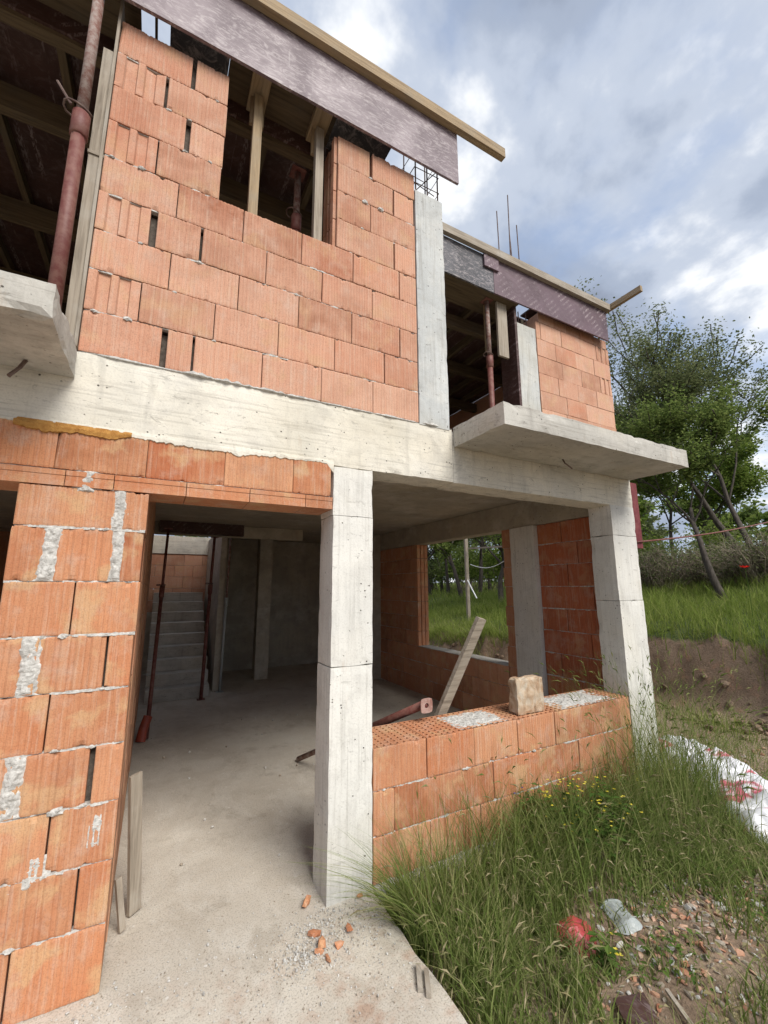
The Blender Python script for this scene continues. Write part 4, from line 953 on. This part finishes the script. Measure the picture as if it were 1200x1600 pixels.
# ------------------------------------------------------------------ grass
def blades(name, xs, ys, hs, ws, bend, mat, label, seed, seg=4, heads=0.0, mat_head='straw', zs=None, aim=None):
    rng = np.random.default_rng(seed); n = len(xs); zs = ground_z(xs, ys)-.01 if zs is None else zs
    th = rng.uniform(0, 2*np.pi, n); wd = rng.uniform(0, 2*np.pi, n)
    if aim is not None: wd = aim+rng.normal(0, .45, n)
    be = bend*rng.uniform(.2, 1.3, n); V = np.zeros((n, 2*seg+1, 3)); cx, sx = np.cos(th), np.sin(th)
    for k in range(seg+1):
        t = k/seg; off = hs*be*t**2.2; zz_ = zs+hs*(t-.22*be*t**3); ww = ws*(1-t**1.6)*.5
        px = xs+np.cos(wd)*off; py = ys+np.sin(wd)*off
        if k < seg:
            V[:, 2*k] = np.stack([px-cx*ww, py-sx*ww, zz_], -1); V[:, 2*k+1] = np.stack([px+cx*ww, py+sx*ww, zz_], -1)
        else: V[:, 2*seg] = np.stack([px, py, zz_], -1)
    base = (np.arange(n)*(2*seg+1))[:, None]; F = []
    q = np.concatenate([np.stack([base[:, 0]+2*k, base[:, 0]+2*k+1, base[:, 0]+2*k+3, base[:, 0]+2*k+2], -1) for k in range(seg-1)])
    tri = np.stack([base[:, 0]+2*seg-2, base[:, 0]+2*seg-1, base[:, 0]+2*seg], -1)
    me = bpy.data.meshes.new(name); me.from_pydata(V.reshape(-1, 3).tolist(), [], q.tolist()+tri.tolist()); me.materials.append(M[mat])
    o = bpy.data.objects.new(name, me); tag(reg(o, (0, 0, 0), None), label, 'grass', kind='stuff')
    if heads:
        mb = MB(); ids = np.where((rng.random(n) < heads) & (hs > np.quantile(hs, .6)))[0]
        for i in ids:
            p = V[i, 2*seg]; q_ = V[i, 2*seg-2]; d = p-q_; d /= np.linalg.norm(d)+1e-9; L = rng.uniform(.05, .11); w = rng.uniform(.003, .006)
            s1 = np.cross(d, (0, 0, 1)); s1 /= np.linalg.norm(s1)+1e-9; s2 = np.cross(d, s1); dd = d+np.array((0, 0, -.3)); a = p-d*.01
            mid = a+d*L*.4; tip = a+dd*L
            mb.add([a, mid+s1*w, mid+s2*w, mid-s1*w, mid-s2*w, tip], [(0, 1, 2), (0, 2, 3), (0, 3, 4), (0, 4, 1), (5, 2, 1), (5, 3, 2), (5, 4, 3), (5, 1, 4)])
            for _ in range(5):
                b0 = a+d*L*rng.uniform(.2, .9); e = b0+(d+rng.normal(0, .22, 3))*L*.8; mb.add([b0, b0+s1*.0012, e], [(0, 1, 2)])
        tag(mb.build(name+'_ears', mat_head), label+', its seed ears', 'grass', kind='stuff')
def scatter(n, x0, x1, y0, y1, dens, seed):
    rng = np.random.default_rng(seed); xs = rng.uniform(x0, x1, n); ys = rng.uniform(y0, y1, n)
    k = rng.random(n) < dens(xs, ys); return xs[k], ys[k], rng
def ell(x, y, cx, cy, rx, ry): return ((x-cx)/rx)**2+((y-cy)/ry)**2
BARE = [(*atZ(px, py, -.12)[:2], rx*.8, ry*.8) for px, py, rx, ry in ((945, 1352, .22, .09), (1085, 1440, .30, .12), (1150, 1500, .30, .13), (1010, 1455, .20, .09), (1190, 1385, .22, .10), (1000, 1572, .27, .22), (1065, 1560, .18, .14), (900, 1465, .06, .06), (968, 1425, .08, .05), (880, 1500, .05, .05))]
def dens_near(x, y):
    d = .24+1.6*(vnoise(x, y, 2.4, 11)-.28)+.5*(vnoise(x, y, 6, 12)-.3)+.5*np.exp(-((y+.2)/.3)**2)
    for b in BARE: d = d*np.clip((ell(x, y, *b)-.5)*1.1, 0.04, 1)
    d = d*np.clip((x-1.30)/.06, 0, 1); d = np.where((y > -.04) & (x < 4.32), 0, d)
    bagd = np.abs((x-4.95)*.5-(y-.0)*.25); 
    return np.clip(d, 0, 1)
xs, ys, rng = scatter(40000, 1.29, 4.6, -2.3, -.02, dens_near, 31)
tall = np.exp(-((ys+.25)/.42)**2)*(xs < 4.5)*.9+.25*vnoise(xs, ys, 2.3, 13); tall *= np.clip(1.15-.12*np.abs(xs-2.4), .6, 1.15)
hs = (.07+.30*tall)*(.45+1.1*vnoise(xs, ys, 4.2, 27))*rng.uniform(.45, 1.35, len(xs)); blades('meadow_grass', xs, ys, hs, rng.uniform(.004, .011, len(xs)), .8, 'grass', 'tall green meadow grass growing along the low brick wall', 32, 5, .10)
xs, ys, rng = scatter(4200, 1.3, 4.6, -1.0, -.03, lambda x, y: np.exp(-((y+.2)/.3)**2)*(vnoise(x, y, 3, 15) > .35), 33)
hs = rng.uniform(.38, .80, len(xs))*(.7+.55*vnoise(xs, ys, 1.7, 29))*(1+.4*sstep(xs, 2.3, 3.0)); blades('wild_barley', xs, ys, hs, rng.uniform(.004, .007, len(xs)), .6, 'grass', 'long thin wild barley stalks leaning over the low brick wall', 34, 6, .9, 'grass')
xs, ys, rng = scatter(5500, 1.3, 5.5, -2.3, -.02, lambda x, y: .6*(dens_near(x, y) > .15), 35); k = ground_z(xs, ys) > -.3; xs, ys = xs[k], ys[k]
blades('dry_stalks', xs, ys, rng.uniform(.04, .26, len(xs)), rng.uniform(.002, .0045, len(xs)), 1.35, 'straw', 'dry straw coloured stalks among the grass', 36, 4)
xs, ys, rng = scatter(16000, 4.3, 7.3, -3, 3.5, lambda x, y: np.clip(1.6*(vnoise(x, y, 1.1, 17)-.38), 0, 1)*((y < .75) | (x > 6.2)) + .9*(ell(x, y, 4.55, -.1, .35, .55) < 1), 37)
k = ~((np.abs((ys-.09)-(xs-5.16)*1.75) < .8) & (xs > 4.4)); xs, ys = xs[k], ys[k]
blades('verge_grass', xs, ys, rng.uniform(.05, .24, len(xs)), rng.uniform(.003, .008, len(xs)), .8, 'grass', 'patchy grass on the ground right of the house', 38, 4)
xs, ys, rng = scatter(170, 1.31, 1.42, -.45, -.22, lambda x, y: 1+0*x, 39)
blades('slab_edge_tuft', xs, ys, rng.uniform(.35, .72, len(xs)), rng.uniform(.006, .009, len(xs)), .95, 'grass', 'tuft of long grass arching over the slab edge by the front column', 40, 7, 0, aim=math.pi*.92)
def dbank(x, y): return x-bank_x(y)
def ground_leaves(name, n, x0, x1, y0, y1, dens, size, mat, label, seed):
    xs, ys, rng = scatter(n, x0, x1, y0, y1, dens, seed); m = len(xs); z = ground_z(xs, ys)+rng.uniform(.005, .10, m)*vnoise(xs, ys, 3, 33); a = rng.uniform(0, 6.28, m); l_ = size*rng.uniform(.5, 1.4, m); w = l_*rng.uniform(.2, .34, m); up_ = rng.uniform(-.1, .6, m)
    d = np.stack([np.cos(a), np.sin(a), up_], -1); sd_ = np.stack([-np.sin(a), np.cos(a), 0*a], -1); P0 = np.stack([xs, ys, z], -1)
    V = np.stack([P0, P0+d*(l_*.5)[:, None]+sd_*w[:, None], P0+d*l_[:, None]-np.array((0, 0, .012)), P0+d*(l_*.5)[:, None]-sd_*w[:, None]], 1).reshape(-1, 3); i = np.arange(m)*4
    me = bpy.data.meshes.new(name); me.from_pydata(V.tolist(), [], np.concatenate([np.stack([i, i+1, i+2], -1), np.stack([i, i+2, i+3], -1)]).tolist()); me.materials.append(M[mat])
    tag(reg(bpy.data.objects.new(name, me), (0, 0, 0), None), label, 'weeds', kind='stuff')
ground_leaves('creeping_weeds', 9000, 1.32, 5.5, -2.3, -.03, lambda x, y: np.clip(2.5*(vnoise(x, y, 2.6, 35)-.45), 0, 1)*(dens_near(x, y) > .12), .035, 'weed', 'low broad-leaved weeds between the grass', 47)
ground_leaves('dead_litter', 7000, 1.32, 7, -2.3, 1.2, lambda x, y: ((y < -.03) | (x > 4.35))*.8, .03, 'straw', 'dead leaves and straw litter on the bare soil', 48)
ground_leaves('bank_weeds', 9000, 6.6, 11, -4, 12, lambda x, y: (dbank(x, y) > -.1)*np.clip(2.2*(vnoise(x, y, 1.3, 37)-.4), 0, 1), .075, 'leaf_c', 'broad-leaved weeds on the earth bank', 49)
# bank and slope
xs, ys, rng = scatter(60000, 7.0, 16, -4, 13, lambda x, y: np.clip((dbank(x, y)-.25)*4, 0, 1)*np.clip(1.25-(x-7)*.085, .25, 1), 41)
blades('bank_grass', xs, ys, rng.uniform(.14, .5, len(xs))*(.5+.9*vnoise(xs, ys, 1.3, 31)), rng.uniform(.006, .014, len(xs)), .75, 'grass_far', 'bright green grass on the slope above the earth bank', 42, 3)
xs, ys, rng = scatter(22000, 5.8, 8.2, -4, 13, lambda x, y: (np.abs(dbank(x, y)+.15) < .8)*np.clip(2.4*(vnoise(x, y, 1.1, 23)-.40), 0, 1), 43)
blades('bank_tufts', xs, ys, rng.uniform(.15, .45, len(xs)), rng.uniform(.005, .011, len(xs)), .6, 'grass_far', 'grass tufts growing on the face of the earth bank', 44, 4)
xs, ys, rng = scatter(26000, 7.2, 8.4, -4, 13, lambda x, y: (np.abs(dbank(x, y)-.42) < .16)*np.clip(3*(vnoise(x, y, 1.9, 51)-.25), 0, 1), 57)
blades('overhanging_turf', xs, ys, rng.uniform(.15, .42, len(xs)), rng.uniform(.005, .011, len(xs)), 1.25, 'grass_far', 'turf hanging over the top edge of the earth bank', 58, 5, aim=math.pi)
xs, ys, rng = scatter(50000, 9, 46, -14, 50, lambda x, y: (dbank(x, y) > 1.2)*(.9), 45)
blades('field_grass', xs, ys, rng.uniform(.2, .5, len(xs)), rng.uniform(.02, .05, len(xs)), .7, 'grass_far', 'grass of the orchard floor under the trees', 46, 2)

# ------------------------------------------------------------------ trees and bushes
def leaves_mesh(name, pts, size, mat, parent, rng, flat=.5):
    n = len(pts); P = np.array(pts); a = rng.normal(0, 1, (n, 3)); a[:, 2] *= flat; a /= np.linalg.norm(a, axis=1)[:, None]
    b = rng.normal(0, 1, (n, 3)); b = np.cross(a, b); b /= np.linalg.norm(b, axis=1)[:, None]+1e-9
    L = (size*rng.uniform(.6, 1.35, n))[:, None]; w = L*rng.uniform(.2, .32, n)[:, None]; dr = np.cross(a, b)
    V = np.stack([P, P+a*L*.5+b*w+dr*L*.08, P+a*L, P+a*L*.5-b*w+dr*L*.08], 1).reshape(-1, 3)
    org = P.mean(0); me = bpy.data.meshes.new(name); i = np.arange(n)*4
    me.from_pydata((V-org).tolist(), [], np.concatenate([np.stack([i, i+1, i+2], -1), np.stack([i, i+2, i+3], -1)]).tolist()); me.materials.append(M[mat])
    return reg(bpy.data.objects.new(name, me), org, parent)
def tree(px, py, H, seed, label, mat='leaf_a', nleaf=9000, lsize=.075, spread=.42, trunk=.09, fork=.28, lean=(0, 0), name='orchard_tree', cat='tree', group='trees on the slope', bushy=1.0, zoff=0, up=.55):
    rng = np.random.default_rng(seed); rr = random.Random(seed); z = float(ground_z(px, py))-.05+zoff
    t = thing(name, (px, py, z), label, cat, group); mb = MB(); tips = []
    def grow(p, d, L, r, lev):
        n = 5; pts = [p]; rad = [r]; q = p.copy(); dd = d.copy()
        for i in range(n):
            dd = (dd+Vector((rr.gauss(0, .13), rr.gauss(0, .13), rr.gauss(.03, .09)))).normalized(); q = q+dd*(L/n); pts.append(q.copy()); rad.append(max(.006+.0007*H, r*(1-.55*(i+1)/n)))
        mb.tube(pts, rad, 7 if lev < 2 else 4, cap=False)
        if lev >= 3:
            for i in range(1, n+1): tips.append((pts[i], L))
            return
        nb = {0: rr.randint(4, 5), 1: rr.randint(4, 6), 2: rr.randint(3, 5)}[lev]
        for b in range(nb):
            k = rr.uniform(.35 if lev else fork/max(.3, fork+.35), 1.0) if b else 1.0
            i = min(n, max(1, int(round(k*n)))); a = rr.uniform(0, 2*math.pi)
            side = Vector((math.cos(a), math.sin(a), 0)); nd = (dd*rr.uniform(.4, .9)+side*rr.uniform(.55, 1.05)*(spread/.42)+Vector((0, 0, up*rr.uniform(.2, 1)))).normalized()
            grow(pts[i].copy(), nd, L*rr.uniform(.55, .78)*(1.0 if lev else 1.0), rad[i]*rr.uniform(.5, .7), lev+1)
    grow(Vector((px, py, z)), Vector((lean[0], lean[1], 1)).normalized(), H*.40, trunk, 0)
    # scale the skeleton to the wanted height
    top = max(p[0].z for p in tips); f = H/(top-z); c0 = Vector((px, py, z))
    mb.v = [tuple(c0+(Vector(v)-c0)*(f if True else 1)) for v in mb.v]; T = [(c0+(p-c0)*f, L*f) for p, L in tips]
    mb.build('trunk', 'bark', t, True)
    dense = [rr.random() for _ in T]; ids = rng.choice(len(T), nleaf, p=np.array([.35+d*d*1.5 for d in dense])/sum(.35+d*d*1.5 for d in dense))
    base = np.array([T[i][0][:] for i in ids]); sp = np.array([T[i][1] for i in ids])[:, None]
    pts = base+rng.normal(0, 1, (nleaf, 3))*np.minimum(sp*.13*bushy, .20)
    leaves_mesh('crown', pts, lsize, mat, t, rng); return t
def bush(px, py, w, h, seed, label, mat='leaf_b', n=5000, ls=.06, twigs=80, name='bush', group='bushes on the slope'):
    rng = np.random.default_rng(seed); rr = random.Random(seed); z = float(ground_z(px, py))-.05; t = thing(name, (px, py, z), label, 'bush', group); mb = MB(); T = []
    for i in range(twigs):
        a = rr.uniform(0, 6.28); r = rr.uniform(0, .5)*w; b = Vector((px+math.cos(a)*r*.6, py+math.sin(a)*r*.6, z)); e = Vector((px+math.cos(a)*r*2*rr.uniform(.6, 1.2), py+math.sin(a)*r*2*rr.uniform(.6, 1.2), z+h*rr.uniform(.45, 1.05)*(1-.35*(r/w))))
        mid = (b+e)/2+Vector((rr.gauss(0, .12), rr.gauss(0, .12), h*.12)); pts = [b, (b+mid)/2+Vector((rr.gauss(0, .04), rr.gauss(0, .04), 0)), mid, (mid+e)/2, e]; mb.tube(pts, [.014, .012, .009, .006, .003], 4, cap=False); T += pts[2:]+[(mid+e)/2]
        for _ in range(2): s_ = mid+(e-mid)*rr.random(); e2 = s_+Vector((rr.gauss(0, .25), rr.gauss(0, .25), rr.gauss(.05, .2))); mb.tube([s_, e2], [.005, .002], 3, cap=False); T.append(e2)
    mb.build('twigs', 'twig', t, True); ids = rng.integers(0, len(T), n); pts = np.array([T[i][:] for i in ids])+rng.normal(0, .09*h, (n, 3)); pts[:, 2] = np.maximum(pts[:, 2], z+.03)
    leaves_mesh('foliage', pts, ls, mat, t, rng); return t
def on(px, X): p = atX(px, 912, X); return float(p[0]), float(p[1])
def tall(px, py, X): x, y = on(px, X); return float(atX(px, py, X)[2])-float(ground_z(x, y))
x, y = on(1128, 11.0); tree(x, y, tall(1110, 590, 11.0), 3, 'leafy orchard tree right of the balcony with dark leaning trunk', 'leaf_a', 20000, .085, .50, .072, .5, (-.10, .1), bushy=1.1)
x, y = on(1205, 13.5); tree(x, y, tall(1205, 375, 13.5), 8, 'tall thin-crowned tree at the right edge of the photo', 'leaf_b', 20000, .085, .36, .075, .35, bushy=1.0)
x, y = on(1170, 15.0); tree(x, y, tall(1150, 490, 15.0), 12, 'open airy tree behind the leafy orchard tree', 'leaf_b', 15000, .08, .34, .11, .4, bushy=1.0)
x, y = on(985, 16.0); tree(x, y, tall(990, 610, 16.0), 15, 'rounded green tree just right of the upper brick corner', 'leaf_a', 22000, .12, .5, .10, 1.4)
x, y = on(1060, 19.0); tree(x, y, tall(1060, 615, 19.0), 18, 'middle green tree behind the end of the balcony slab', 'leaf_c', 17000, .13, .5, .10, 1.2)
x, y = on(1110, 21.0); tree(x, y, 6.0, 22, 'pale yellow-green tree low behind the red cable', 'leaf_c', 9000, .14, .55, .12, .25)
for i, (px, X, w, h, mt) in enumerate(((1030, 12.2, 1.1, 1.25, 'leaf_b'), (1085, 13.2, 1.3, 1.2, 'leaf_b'), (1150, 13.0, 1.3, 1.0, 'leaf_b'), (1205, 12.4, 1.3, 1.2, 'leaf_b'), (1010, 15, 1.8, 2.2, 'leaf_c'), (1130, 16, 1.8, 2.0, 'leaf_c'))):
    x, y = on(px, X); lab = ('grey-green brushwood bush next to the corner column', 'tangled bush left of the dark leaning trunk', 'tangled bush right of the dark leaning trunk', 'tangled bush at the right edge under the red cable', 'bright bush behind the corner column', 'bright bush behind the dark leaning trunk')[i]
    bush(x, y, w, h, 60+i, lab, mt, 2000 if mt == 'leaf_b' else 5200, .07 if mt == 'leaf_b' else .1, 230 if mt == 'leaf_b' else 60)
for i, (px, X, w, h, mt) in enumerate(((655, 17.5, 2.6, 3.0, 'leaf_b'), (690, 20.5, 2.8, 3.4, 'leaf_c'), (722, 18.5, 2.6, 3.0, 'leaf_a'), (757, 21.5, 2.8, 3.4, 'leaf_b'), (790, 18.0, 2.6, 3.2, 'leaf_c'))):
    x, y = on(px, X); bush(x, y, w, h, 160+i, ('leftmost', 'second from left', 'middle', 'second from right', 'rightmost')[i]+' of the undergrowth bushes in the side window', mt, 4200, .2, 50, group='undergrowth seen through the side window')
wt = ((655, 11.0, 5.5, 'leaf_a'), (672, 13.5, 6.0, 'leaf_b'), (700, 15.0, 6.5, 'leaf_c'), (722, 12.2, 5.6, 'leaf_a'), (748, 14.0, 6.2, 'leaf_b'), (783, 11.2, 5.6, 'leaf_a'), (690, 19.0, 7.0, 'leaf_b'), (765, 19.0, 7.0, 'leaf_c'), (640, 17.0, 7.0, 'leaf_a'), (735, 24.0, 8.0, 'leaf_b'), (800, 17.0, 7.0, 'leaf_a'))
wl_ = ('first tree trunk from the left in the side window', 'second tree from the left in the side window', 'third tree from the left in the side window', 'dark tree just behind the white post in the side window', 'thin tree right of the white post in the side window', 'dark tree at the right jamb of the side window', 'distant grey tree in the left half of the side window', 'distant bright tree in the right half of the side window', 'tree half hidden by the left jamb of the side window', 'farthest tree in the middle of the side window', 'tree half hidden by the right jamb of the side window')
for i, (px, X, H, mt) in enumerate(wt):
    x, y = on(px, X); tree(x, y, H, 80+i, wl_[i], mt, 6500, .15, .5, .10, .35, group='trees seen through the side window')
# far tree line closing the view
for i in range(16):
    a = R(-14+6.3*i); d = 40+6*math.sin(i*2.1); x, y = d*math.cos(a), -2.5+d*math.sin(a)
    lab = 'far tree of the distant tree line, %s from the right' % ('first second third fourth fifth sixth seventh eighth ninth tenth eleventh twelfth thirteenth fourteenth fifteenth sixteenth'.split()[i])
    tree(x, y, (8.5 if i > 6 else 5.0)+1.5*math.sin(i*1.3), 120+i, lab, ('leaf_a', 'leaf_b', 'leaf_c')[i % 3], 3200, .40, .6, .2, .2, name='far_tree', group='far tree line')

# white post with a crossbar and brace seen through the side window
pb_ = atX(731, 928, 9.2); gz = float(ground_z(pb_[0], pb_[1])); t = thing('gate_post', (pb_[0], pb_[1], gz), 'pale timber post with crossbar and brace seen through the side window', 'post')
pt = atX(727, 845, 9.2); MB().beam((pb_[0], pb_[1], gz-.1), (pb_[0], pb_[1], pt[2]+.3), .11, .08, (0, 1, 0)).build('post', 'old_z', t)
c = atX(733, 857, 9.2); e = atX(800, 853, 9.0); MB().beam(c, e, .06, .05).build('crossbar', 'old_x', t)
c = atX(727, 900, 9.2); e = atX(745, 935, 9.1); MB().beam(c, e, .03, .03).build('brace', 'white', t)
c1, c2 = atX(735, 882, 9.2), atX(800, 868, 9.0); MB().tube([c1+(c2-c1)*k/10-np.array((0, 0, .22*math.sin(math.pi*k/10))) for k in range(11)], .01, 5).build('wire', 'white', t)

# ------------------------------------------------------------------ flowering weeds
def weed(px, py, zg, n, h, label, flower='yellow', nf=14, name='wild_mustard', seed=0, w=.16):
    p = atZ(px, py, zg); rr = random.Random(seed); g = float(ground_z(p[0], p[1])); t = thing(name, (p[0], p[1], g), label, 'plant', 'flowering weeds')
    st, lf, fl = MB(), MB(), MB(); tips = []
    for i in range(n):
        a = rr.uniform(0, 6.28); L = h*rr.uniform(.6, 1.1); b = Vector((p[0]+rr.gauss(0, w*.3), p[1]+rr.gauss(0, w*.3), g-.01)); e = b+Vector((math.cos(a)*w*rr.random(), math.sin(a)*w*rr.random(), L)); m_ = (b+e)/2+Vector((rr.gauss(0, .02), rr.gauss(0, .02), 0))
        st.tube([b, m_, e], [.003, .0025, .0015], 5, cap=False); tips.append(e)
        for k in range(9):
            c = b+(e-b)*rr.uniform(.1, .95); aa = rr.uniform(0, 6.28); d = Vector((math.cos(aa), math.sin(aa), rr.uniform(-.2, .5))); s_ = Vector((-math.sin(aa), math.cos(aa), 0)); l_ = rr.uniform(.03, .075)
            lf.add([c, c+d*l_*.5+s_*l_*.28, c+d*l_+Vector((0, 0, -.01)), c+d*l_*.5-s_*l_*.28], [(0, 1, 2), (0, 2, 3)])
    for i in range(nf):
        e = rr.choice(tips)+Vector((rr.gauss(0, .025), rr.gauss(0, .025), rr.uniform(-.05, .02)))
        for k in range(4):
            a = k*1.571+rr.random(); d = Vector((math.cos(a), math.sin(a), .3))*rr.uniform(.008, .013); s_ = Vector((-math.sin(a), math.cos(a), 0))*.006
            fl.add([e, e+d*.6+s_, e+d, e+d*.6-s_], [(0, 1, 2, 3)])
    tag(st.build('stems', 'weed', t), kind='stuff'); tag(lf.build('foliage', 'weed', t), kind='stuff'); tag(fl.build('blossoms', flower, t), kind='stuff')
weed(905, 1345, -.1, 44, .52, 'dense dark green weed with yellow flowers in front of the low wall', nf=60, seed=2, w=.26)
weed(850, 1330, -.1, 26, .40, 'leafy weed with few yellow flowers left of the dense one', nf=8, seed=12, w=.2)
weed(1000, 1290, -.1, 26, .40, 'leafy yellow flowered weed nearest the corner column', nf=10, seed=13, w=.2)
weed(960, 1330, -.1, 30, .44, 'smaller yellow flowered weed right of the dense one', nf=16, seed=5, w=.18)
weed(945, 1485, -.1, 6, .14, 'tiny yellow flowered weed between the red scrap and the grey sheet', nf=8, seed=6, w=.06)
weed(815, 1330, -.1, 8, .42, 'slender weed with violet-blue flowers beside the low wall', 'blue_petal', 8, 'cornflower', 8, .1)
def poppy(px, py, X, label):
    gx, gy = on(px, X); g = float(ground_z(gx, gy)); top = atX(px, py, X); t = thing('poppy', (gx, gy, g), label, 'flower'); e = Vector((gx, gy, max(g+.25, float(top[2]))))
    MB().tube([(gx, gy, g-.02), (gx+.02, gy, (g+e.z)/2), e], [.006, .005, .004], 5).build('stem', 'weed', t)
    for k in range(4):
        a = k*1.571; d = Vector((math.cos(a), math.sin(a), .35)); s_ = Vector((-math.sin(a), math.cos(a), 0)); MB().add([e, e+d*.04+s_*.045, e+d*.075+Vector((0, 0, .015)), e+d*.04-s_*.045], [(0, 1, 2, 3)]).build('petal', 'red_petal', t)
poppy(1168, 887, 8.9, 'single red poppy on the grassy slope at the right')
